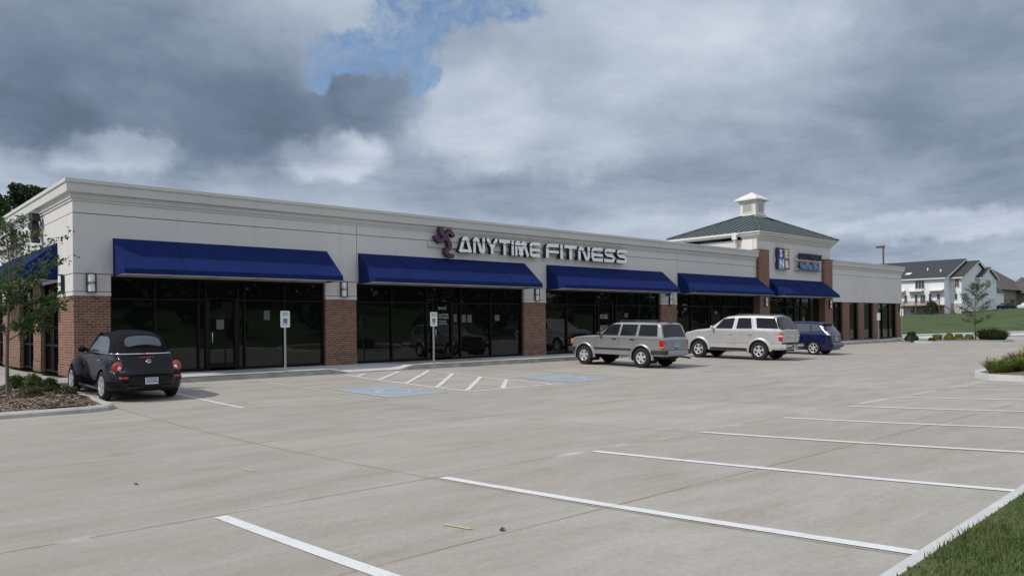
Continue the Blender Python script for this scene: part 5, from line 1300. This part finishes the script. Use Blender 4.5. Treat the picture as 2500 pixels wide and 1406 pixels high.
def grassclump(x, y, z, r, h, n, mat, lab, seed, group=None, fl=0, wid=.012):
    r_ = empty('ornamental_clump', (x, y, z)); tag(r_, lab, 'perennial clump', group); rng = random.Random(seed); mb = MB()
    for _ in range(n):
        a = rng.uniform(0, 6.28); rr = r*math.sqrt(rng.random()); bx, by = rr*.55*math.cos(a), rr*.55*math.sin(a); hh = h*rng.uniform(.6, 1.1)*(1-.35*(rr/r)**2); ln = rng.uniform(.25, .6)*h+rr*.35
        da = a+rng.uniform(-.5, .5); dx, dy = math.cos(da), math.sin(da); w = wid*rng.uniform(.7, 1.3); ex, ey = -dy*w, dx*w
        pts = [(0, 0), (.35, .62), (.7, .95), (1.0, .93)]
        rows = [[(bx+dx*ln*u-ex*k_, by+dy*ln*u-ey*k_, hh*v), (bx+dx*ln*u+ex*k_, by+dy*ln*u+ey*k_, hh*v)] for (u, v), k_ in zip(pts, (1, 1, .7, .1))]
        mb.grid(rows, False)
    mb.build('foliage', mat, r_)
    if fl:
        mb = MB()
        for _ in range(fl):
            a = rng.uniform(0, 6.28); rr = r*rng.random()*.8; mb.sphere((rr*math.cos(a), rr*math.sin(a), h*rng.uniform(.85, 1.15)), (.035, .035, .025), 6, 4)
        mb.build('blossom', 'flower_yellow', r_)
    return r_
def tree(name, x, y, z, H, lab, seed, crown=(1.0, .9), z0=.35, mat='leaf_green', nleaf=3500, leaf=.045, trunk=.05, lean=0, group=None, dens=1.0, nb=26, topy=.5, droop=0.0, barkm='bark', thin=0.0):
    """slim tree: leader, many limbs each with twigs; leaves cling to the twigs"""
    r_ = empty(name, (x, y, z)); tag(r_, lab, 'tree', group); rng = random.Random(seed); rs = np.random.RandomState(seed)
    tm = MB(); lead = []; 
    for i in range(13):
        t = i/12; lead.append(Vector((lean*t*t+.035*H*math.sin(t*5+seed)*t*.6, .025*H*math.sin(t*4+seed*2)*t, H*t*.98)))
    tm.tube([(0, 0, -.08)]+lead, [trunk*1.35]+[trunk*(1-.93*(i/12))**.9+.002 for i in range(13)], 9)
    P = []
    for k in range(nb):
        t = z0+(1-z0)*(k+.5)/nb*.96; i = min(11, int(t*12)); p0 = lead[i].lerp(lead[i+1], t*12-i); a = k*2.399+rng.uniform(-.4, .4)
        u = (t-z0)/(1-z0); env = crown[0]*H*.5*max(.12, (math.sin(math.pi*min(1, (u*.86+.14)))**.75))*(1-.35*u)*rng.uniform(.7, 1.12)
        rise = env*(.35+.75*u)*rng.uniform(.8, 1.2)-droop*env; d = Vector((math.cos(a), math.sin(a), 0))
        pts = [p0+d*env*s_+Vector((0, 0, rise*s_**.8+.04*math.sin(s_*4+k))) for s_ in (0, .25, .5, .75, 1)]
        br = trunk*.42*(1-.6*t); tm.tube(pts, [br, br*.75, br*.5, br*.32, .002], 6)
        nt_ = 8
        for q in range(nt_):
            s_ = .22+.78*(q+rng.random())/nt_; j = min(3, int(s_*4)); b0 = pts[j].lerp(pts[j+1], s_*4-j); a2 = a+rng.choice((-1, 1))*rng.uniform(.4, 1.2); ln = env*rng.uniform(.18, .42)*(1.15-.5*s_)
            e = Vector((math.cos(a2), math.sin(a2), rng.uniform(.1, .9)))*ln; b1 = b0+e*.5+Vector((0, 0, .02)); b2 = b0+e
            tm.tube([b0, b1, b2], [.006*H/4, .004*H/4, .0015], 4, cap=False)
            m_ = int(nleaf/(nb*nt_)*dens*rng.choice((.3, .7, 1.0, 1.4, 1.8))*(1-thin*(1.5 if u > .38 else 0)))
            for _ in range(m_):
                w_ = rng.random(); c = b0.lerp(b2, w_*1.08); P.append((c.x+rng.gauss(0, leaf*1.2), c.y+rng.gauss(0, leaf*1.2), c.z+rng.gauss(0, leaf*1.1)))
        for _ in range(int(nleaf/nb*.25*dens*(1-thin*(1.5 if u > .38 else 0)))):
            w_ = rng.uniform(.35, 1.03); j = min(3, int(min(w_, .999)*4)); c = pts[j].lerp(pts[j+1], w_*4-j); P.append((c.x+rng.gauss(0, leaf*1.3), c.y+rng.gauss(0, leaf*1.3), c.z+rng.gauss(0, leaf*1.3)))
    tm.build('trunk', barkm, r_); np_leaves('crown', mat, P, leaf, r_, .2, seed)
    return r_
# young tree in the left bed: bushy lower crown, airy upper limbs
lt = tree('young_tree', -2.0, -2.9, G(-2.9)+.08, 4.0, 'young ornamental tree with a thin trunk in the mulch bed at the left', 11, crown=(.78, .9), z0=.29, mat='leaf_green', nleaf=7600, leaf=.044, trunk=.042, dens=1.2, nb=34, thin=.55)
# small shrubs around it
for x, y, rx, h, m, lab, s in ((-1.72, -.95-1.2, .24, .36, 'leaf_green', 'green shrub at the left edge behind the young tree trunk', 1), (-1.42, -2.35, .25, .38, 'leaf_olive', 'rounded green shrub just right of the young tree trunk', 2),
                              (-1.22, -3.30, .25, .32, 'leaf_green', 'bright green shrub, nearest one to the front wheel of the convertible', 3), (-1.80, -4.40, .26, .24, 'leaf_brownish', 'low brownish shrub at the foot of the young tree', 4), (-1.12, -4.45, .25, .22, 'leaf_brownish', 'low dull shrub nearest the bed kerb corner', 5),
                              (-2.6, -2.3, .30, .4, 'leaf_green', 'green shrub cut by the left edge of the view', 6)):
    bush('shrub', x, y, G(y)+.08, rx, rx*.95, h, m, 1500, .026, lab, s, 'small shrubs in the mulch bed')
# big trees behind the shops, top left
for i, (x, y, H, w, s, lab) in enumerate(((2.4, 43, 12.2, 8.0, 21, 'tall dark tree above the left end of the roof, at the frame edge'), (8.0, 49, 13.9, 6.0, 22, 'dark leafy tree whose top shows over the left cornice'), (-6, 40, 12.0, 5, 23, 'dark tree at the far left behind the young tree'))):
    r_ = empty('large_tree', (x, y, 0)); tag(r_, lab, 'tree', 'dark trees behind the building'); rng = random.Random(s); tm = MB(); tm.tube([(0, 0, 0), (.1, 0, H*.4), (0, .1, H*.85)], [.32, .22, .06], 10); P = []
    for k in range(70):
        a = rng.uniform(0, 6.28); u = rng.random(); rr = w*.5*math.sin(math.pi*(.12+.8*u))**.6*math.sqrt(rng.random()); c = (rr*math.cos(a), rr*math.sin(a), H*(.30+.64*u)); cr = rng.uniform(.55, 1.0)
        tm.tube([(0, 0, c[2]-.8), (c[0]*.5, c[1]*.5, c[2]-.3), c], [.08, .05, .02], 5)
        for _ in range(260):
            d = np.array([rng.gauss(0, 1) for _ in range(3)]); d /= np.linalg.norm(d); q = rng.uniform(.5, 1.05); P.append((c[0]+d[0]*cr*q, c[1]+d[1]*cr*q, c[2]+d[2]*cr*q*.8))
    tm.build('trunk', 'bark_dark', r_); np_leaves('crown', 'leaf_forest', P, .16, r_, .2, s)
# far end island with bushes and a slim tree
def island(pts, hh, name='island_kerb', mat='kerb_pale', soil='mulch', z_=None, soil_lab=None, drop=0.0):
    mb = MB(); sweep(mb, pts+[pts[0], pts[1]], [(0.03, -.2), (0.0, hh*.8), (-.04, hh), (-.16, hh+.005), (-.18, -.1)])
    o = struct(mb.build(name, mat))
    for v in o.data.vertices: v.co.z += G(v.co.y)-drop
    cx = sum(p[0] for p in pts)/len(pts); cy = sum(p[1] for p in pts)/len(pts)
    mb = MB(); inner = [(cx+(x-cx)*.93, cy+(y-cy)*.88) for x, y in pts]; vs = [(x, y, G(y)+hh-.02) for x, y in inner]+[(cx, cy, G(cy)+hh+.05)]
    mb.add(vs, [(i, (i+1) % len(inner), len(inner)) for i in range(len(inner))]); o = mb.build('planting_bed', soil); tag(o, soil_lab, 'planting bed', kind='stuff')
def rounded(x0, x1, y0, y1, r, skew=0.0):
    pts = []
    for cx, cy, a0 in ((x1-r, y1-r, 90), (x1-r, y0+r, 0), (x0+r, y0+r, -90), (x0+r, y1-r, -180)):
        for i in range(6): a = R(a0-i*18); pts.append((cx+r*math.cos(a)+skew*0, cy+r*math.sin(a)))
    return pts
fi = [(50.2, -3.4), (53, -3.2), (56.5, -4.0), (58.6, -5.6), (58.7, -6.5), (58.2, -6.9), (57.0, -6.75), (54.5, -5.9), (52.0, -5.0), (50.4, -4.3), (50.0, -3.8)]
island(fi, .13, soil_lab='mulched island bed at the far end of the lot under the sparse tree')
bush('shrub', 50.25, -3.2, -.02, .42, .42, .68, 'leaf_dark', 1400, .07, 'dark round shrub right beside the far corner of the building', 31, 'shrubs on the far island')
for x, y, rx, h, m, lab, s in ((51.2, -4.15, .22, .25, 'leaf_brownish', 'small brown shrub beside the dark round one on the far island', 32), (53.1, -3.85, .34, .52, 'leaf_lime', 'yellow green round shrub, left one of the first pair on the far island', 33), (53.85, -4.35, .36, .55, 'leaf_lime', 'yellow green round shrub, right one of the first pair on the far island', 34),
                              (55.2, -4.55, .33, .46, 'leaf_lime', 'yellow green shrub left of the sparse tree trunk, farther from it', 35), (55.95, -4.95, .34, .46, 'leaf_lime', 'yellow green shrub immediately left of the sparse tree trunk', 36)):
    bush('shrub', x, y, G(y)+.08, rx, rx, h, m, 700, .06, lab, s, 'shrubs on the far island')
grassclump(57.0, -5.95, G(-6)+.08, .95, .95, 900, 'leaf_olive', 'wide green grassy clump right of the sparse tree trunk', 37, 'grassy clumps on the far island', wid=.02)
grassclump(57.6, -6.35, G(-6)+.08, .70, .8, 600, 'leaf_olive', 'green grassy clump at the right tip of the far island', 38, 'grassy clumps on the far island', wid=.02)
tree('young_tree', 57.4, -4.95, G(-4.9)+.05, 4.05, 'sparse young tree on the far island in front of the white house', 41, crown=(.80, .9), z0=.28, mat='leaf_brownish', nleaf=2000, leaf=.055, trunk=.06, nb=26, dens=.85, barkm='bark')
# near island at the right edge with lily clumps
ni = [(16.0, -19.2), (16.15, -18.5), (16.6, -17.8), (17.3, -17.3), (18.2, -17.0), (19.5, -16.85), (24, -16.9), (24.6, -17.6), (24.6, -21.5), (23.6, -22.3), (17.2, -22.3), (16.5, -21.6)]
ni = ni[::-1]
ni = ni[::-1]
island(ni, .14, soil_lab='mulched island bed at the right edge under the lily clumps', mat='kerb_pale')
for x, y, r0, h, n, m, fl, lab, s in ((17.75, -17.55, .40, .42, 420, 'lily_blade', 3, 'yellow green lily clump at the left tip of the right island', 51), (18.45, -18.0, .50, .46, 600, 'lily_blade', 5, 'bright lily clump with a few yellow blooms beside the tip clump', 52),
                                   (19.6, -17.6, .5, .50, 600, 'leaf_olive', 2, 'taller green clump behind the blooming lilies on the right island', 53), (20.6, -17.9, .6, .72, 700, 'leaf_green', 0, 'tallest dark green clump cut by the right edge of the view', 54), (18.9, -19.0, .45, .40, 450, 'lily_blade', 2, 'low lily clump nearest the right edge of the view', 55)):
    grassclump(x, y, G(y)+.10, r0, h, n, m, lab, s, 'lily clumps on the right island', fl, .011)

# ---------------------------------------------------------------- light pole
r_ = empty('street_lamp', (66.8, 5.35, 0)); tag(r_, 'tall brown parking lot light pole behind the far end of the building', 'street lamp')
mb = MB(); mb.box(-.06, .06, -.06, .06, .6, 8.15); mb.build('pole', 'pole_bronze', r_); mb = MB(); mb.lathe([(0, .3), (.6, .3), (.62, .0)], (0, 0, 0), 'z', 16); mb.build('base', 'foundation_grey', r_)
mb = MB(); mb.box(-.15, .20, -.10, .62, 8.12, 8.28, .03); mb.build('lamp_head', 'pole_bronze', r_)

# ================================================================ HOUSES on the rise
HB = 2.6
def gable(mb_w, mb_r, x0, x1, y0, y1, zb, ze, xr, zr, oh=.45):
    """walls + two slope roof, ridge along y, gable end at y0"""
    mb_w.add([(x0, y0, zb), (x1, y0, zb), (x1, y1, zb), (x0, y1, zb), (x0, y0, ze), (x1, y0, ze), (x1, y1, ze), (x0, y1, ze), (xr, y0, zr-.12), (xr, y1, zr-.12)],
        [(0, 1, 5, 4), (1, 2, 6, 5), (2, 3, 7, 6), (3, 0, 4, 7), (4, 5, 8), (6, 7, 9)])
    sl = (zr-ze)/(xr-x0); sr_ = (zr-ze)/(x1-xr)
    a = (x0-oh, ze-oh*sl); b = (xr, zr); c = (x1+oh, ze-oh*sr_)
    for p, q in ((a, b), (b, c)):
        mb_r.add([(p[0], y0-oh, p[1]), (q[0], y0-oh, q[1]), (q[0], y1+oh*.5, q[1]), (p[0], y1+oh*.5, p[1]), (p[0], y0-oh, p[1]+.18), (q[0], y0-oh, q[1]+.18), (q[0], y1+oh*.5, q[1]+.18), (p[0], y1+oh*.5, p[1]+.18)],
            [(0, 1, 2, 3), (7, 6, 5, 4), (0, 4, 5, 1), (1, 5, 6, 2), (2, 6, 7, 3), (3, 7, 4, 0)])
HW = empty('white_house', (150, 28, HB)); tag(HW, 'white two storey house with dark shingle roofs and a rear deck, on the rise', 'house')
def hbuild(mb, name, mat, parent): 
    mb.v = [(x-150, y-28, z-HB) for x, y, z in mb.v]; return mb.build(name, mat, parent)
vols = [(150, 170.7, 28.33, 45, 2.4, 9.35, 160.35, 13.15), (153, 170.4, 26.39, 36, 3.0, 9.45, 161.7, 12.75), (161, 170.6, 25.65, 34, 3.0, 9.6, 165.65, 11.55)]
for v in vols:
    mw, mr = MB(), MB(); gable(mw, mr, *v); hbuild(mw, 'wall', 'siding_white', HW); rf = hbuild(mr, 'roof', 'shingle_dark', HW)
    mt = MB(); x0, x1, y0, y1, zb, ze, xr, zr = v; sl = (zr-ze)/(xr-x0)
    mt.box(x0-.60, x0-.46, y0-.4, y1, ze-.45*sl-.12, ze-.45*sl+.10); hbuild(mt, 'gutter', 'white_trim', rf)
    mt = MB()
    for (ax_, az_, bx_, bz_) in ((x0-.45, ze-.45*sl-.22, xr, zr-.22), (xr, zr-.22, x1+.45, ze-.45*((zr-ze)/(x1-xr))-.22)):
        mt.add([(ax_, y0-.47, az_), (bx_, y0-.47, bz_), (bx_, y0-.47, bz_+.30), (ax_, y0-.47, az_+.30), (ax_, y0-.40, az_), (bx_, y0-.40, bz_), (bx_, y0-.40, bz_+.30), (ax_, y0-.40, az_+.30)], [(0, 1, 2, 3), (7, 6, 5, 4), (0, 4, 5, 1), (3, 2, 6, 7)])
    hbuild(mt, 'rake_board', 'white_trim', rf)
# garage wing
mw = MB(); mw.box(171, 190, 29.7, 40, 3.0, 7.45); hbuild(mw, 'wall', 'siding_white', HW)
mr = MB(); mr.add([(170.6, 29.2, 7.35), (190.4, 29.2, 7.35), (190.4, 40.5, 7.35), (170.6, 40.5, 7.35), (172, 35, 11.9), (183, 35, 11.9)], [(0, 1, 5, 4), (1, 2, 5), (2, 3, 4, 5), (3, 0, 4), (3, 2, 1, 0)]); hbuild(mr, 'roof', 'shingle_dark', HW)
# porch roofs, lower level, deck
for q_ in ((149.97, 149.99, 28.4, 34.0, 2.4, 4.3), (152.97, 152.99, 26.4, 28.2, 2.6, 4.5), (161, 170, 25.6, 25.64, 2.7, 3.6)): mf = MB(); mf.box(*q_); hbuild(mf, 'foundation', 'foundation_grey', HW)
mf = MB()
for y0, y1 in ((28.4, 30.9), (31.9, 34.5), (35.2, 38)):
    mf.box(148.9, 149.98, y0, y1, 6.85, 6.98)
    mf.add([(148.9, y0, 6.98), (148.9, y1, 6.98), (149.98, y1, 7.25), (149.98, y0, 7.25)], [(0, 1, 2, 3)])
hbuild(mf, 'porch_roof', 'white_trim', HW)
def hwin(x, y0, y1, z0, z1, n=2, axis='x'):
    mb = MB(); e = .08
    if axis == 'x':
        mb.box(x-.10, x-.02, y0-e, y1+e, z0-e, z1+e); f = hbuild(mb, 'window', 'white_trim', HW); mb = MB()
        for i in range(n): a = y0+(y1-y0)*i/n+.03; b = y0+(y1-y0)*(i+1)/n-.03; mb.box(x-.12, x-.101, a, b, z0, z1)
    else:
        mb.box(y0-e, y1+e, x-.10, x-.02, z0-e, z1+e); f = hbuild(mb, 'window', 'white_trim', HW); mb = MB()
        for i in range(n): a = y0+(y1-y0)*i/n+.03; b = y0+(y1-y0)*(i+1)/n-.03; mb.box(a, b, x-.12, x-.101, z0, z1)
    o = hbuild(mb, 'pane', 'window_dark', f)
hwin(150, 31.75, 33.4, 7.45, 8.85, 3); hwin(153, 26.75, 27.5, 7.6, 9.0, 2); hwin(153, 27.1, 27.5, 5.4, 6.3, 1); hwin(25.65, 164.3, 166.7, 7.8, 9.2, 2, 'y')
hwin(150, 29.0, 29.6, 5.3, 6.3, 1); hwin(150, 30.5, 31.0, 4.9, 6.4, 1); hwin(150, 31.6, 32.5, 4.7, 6.2, 2); hwin(150, 33.0, 33.5, 4.8, 6.3, 1); hwin(150, 34.9, 35.4, 4.8, 6.2, 1); hwin(150, 28.9, 29.7, 3.0, 3.6, 2); hwin(150, 31.4, 32.3, 2.9, 3.6, 2); hwin(150, 33.6, 34.3, 2.9, 3.5, 2)
hwin(26.39, 154.5, 156.5, 5.2, 6.4, 1, 'y')
mb = MB(); mb.box(25.4, 25.5, 0, 0, 0, 0); mb = MB(); mb.box(162, 170, 25.5, 25.6, 3.1, 5.7); hbuild(mb, 'garage_door', 'garage_door_white', HW)
mb = MB(); mb.box(175, 184, 29.58, 29.68, 3.1, 5.7); hbuild(mb, 'garage_door', 'garage_door_white', HW)
mb = MB(); mb.box(147.4, 149.96, 28.2, 36.5, 4.05, 4.20); 
for y in (28.3, 30.3, 32.4, 34.5, 36.4): mb.box(147.45, 147.6, y, y+.15, 2.4, 5.0)
hb = hbuild(mb, 'deck', 'deck_wood', HW)
mb = MB()
for i in range(60): y = 28.3+8.1*i/59; mb.box(147.47, 147.50, y, y+.05, 4.25, 4.92)
mb.box(147.42, 147.56, 28.2, 36.5, 4.92, 4.99); mb.box(147.46, 147.52, 28.2, 36.5, 4.22, 4.27); mb.build  # railing
hbuild(mb, 'railing', 'deck_wood', hb)
mb = MB(); 
for i in range(7): mb.box(147.6+.0, 149.0, 27.9-.27*i-.27, 27.9-.27*i, 3.95-.22*i, 4.05-.22*i)
mb.box(147.5, 147.62, 26.0, 28.1, 2.5, 2.6); hbuild(mb, 'stair', 'deck_wood', hb)
mb = MB()
for y, z in ((32.4, 11.3), (29.9, 10.9)): mb.sphere((153.5 if y > 31 else 152.9, y, z-.15), (.16, .16, .35), 8, 6)
mb.add([(151.8, 35.0, 10.28), (151.8, 36.0, 10.28), (152.9, 36.0, 10.70), (152.9, 35.0, 10.70)], [(0, 1, 2, 3)]); hbuild(mb, 'roof_vent', 'white_trim', HW)
bush('shrub', 147.0, 29.6, 2.3, 1.1, 1.1, 3.2, 'leaf_dark', 900, .16, 'dark tall shrub beside the deck of the white house', 61)
# brown house
HN = empty('brown_house', (196, 32, 3.0)); tag(HN, 'brownish house with broad hipped roofs right of the white house', 'house')
def nb_(mb, name, mat): mb.v = [(x-196, y-32, z-3.0) for x, y, z in mb.v]; return mb.build(name, mat, HN)
mb = MB(); mb.box(192, 214, 31, 42, 3.0, 8.2); mb.box(205, 228, 27, 31, 3.0, 7.6); nb_(mb, 'wall', 'house_brown')
mb = MB(); mb.add([(191, 30, 8.1), (215, 30, 8.1), (215, 43, 8.1), (191, 43, 8.1), (194, 36.5, 13.6), (206, 36.5, 13.6)], [(0, 1, 5, 4), (1, 2, 5), (2, 3, 4, 5), (3, 0, 4), (3, 2, 1, 0)]); nb_(mb, 'roof', 'shingle_brown')
mb = MB(); mb.add([(204, 26, 7.5), (229, 26, 7.5), (229, 34, 7.5), (204, 34, 7.5), (208, 31, 11.4), (226, 31, 11.4)], [(0, 1, 5, 4), (1, 2, 5), (2, 3, 4, 5), (3, 0, 4), (3, 2, 1, 0)]); nb_(mb, 'roof', 'shingle_brown')
mb = MB(); mb.box(194, 197, 30.9, 30.98, 4.5, 6.0); mb.box(199, 202, 30.9, 30.98, 4.5, 6.0); w_ = nb_(mb, 'window', 'window_dark')
# far parked cars in the houses' drive
def small_car(x, y, z, rz, mat, lab):
    c = Car([(-.75, .45), (-.75, .75), (-.6, .9), (-.1, .98), (.3, 1.38), (.9, 1.45), (1.5, 1.38), (2.1, .98), (3.1, .82), (3.3, .65), (3.3, .42)], .25, [(0, .36, .32), (2.6, .36, .32)], lambda y, z: .86-(max(0, z-.95)*.4), .1, .25)
    r_ = empty('parked_car', (x, y, z), R(rz)); tag(r_, lab, 'car', 'cars on the drive by the houses'); c.shell(mat, r_)
    for sg in (-1, 1):
        mb = MB(); c.side_patch(mb, [(.2, 1.0), (2.0, 1.0), (1.5, 1.33), (.4, 1.32)], sg); mb.build('side_window', 'car_glass', r_)
    for yy in (0, 2.6):
        for sg in (-1, 1):
            mb = MB(); mb.lathe([(0, .0), (0, .32), (-sg*.2, .32), (-sg*.2, 0)], (sg*.86, yy, .32), 'x', 16); mb.build('wheel', 'tyre_rubber', r_)
small_car(160.6+15, 24.6, 3.42, 62, 'paint_navy', 'dark blue car on the drive right of the white house'); small_car(184, 23.2, 3.5, 75, 'paint_white', 'pale car at the right edge beside the dark blue one')
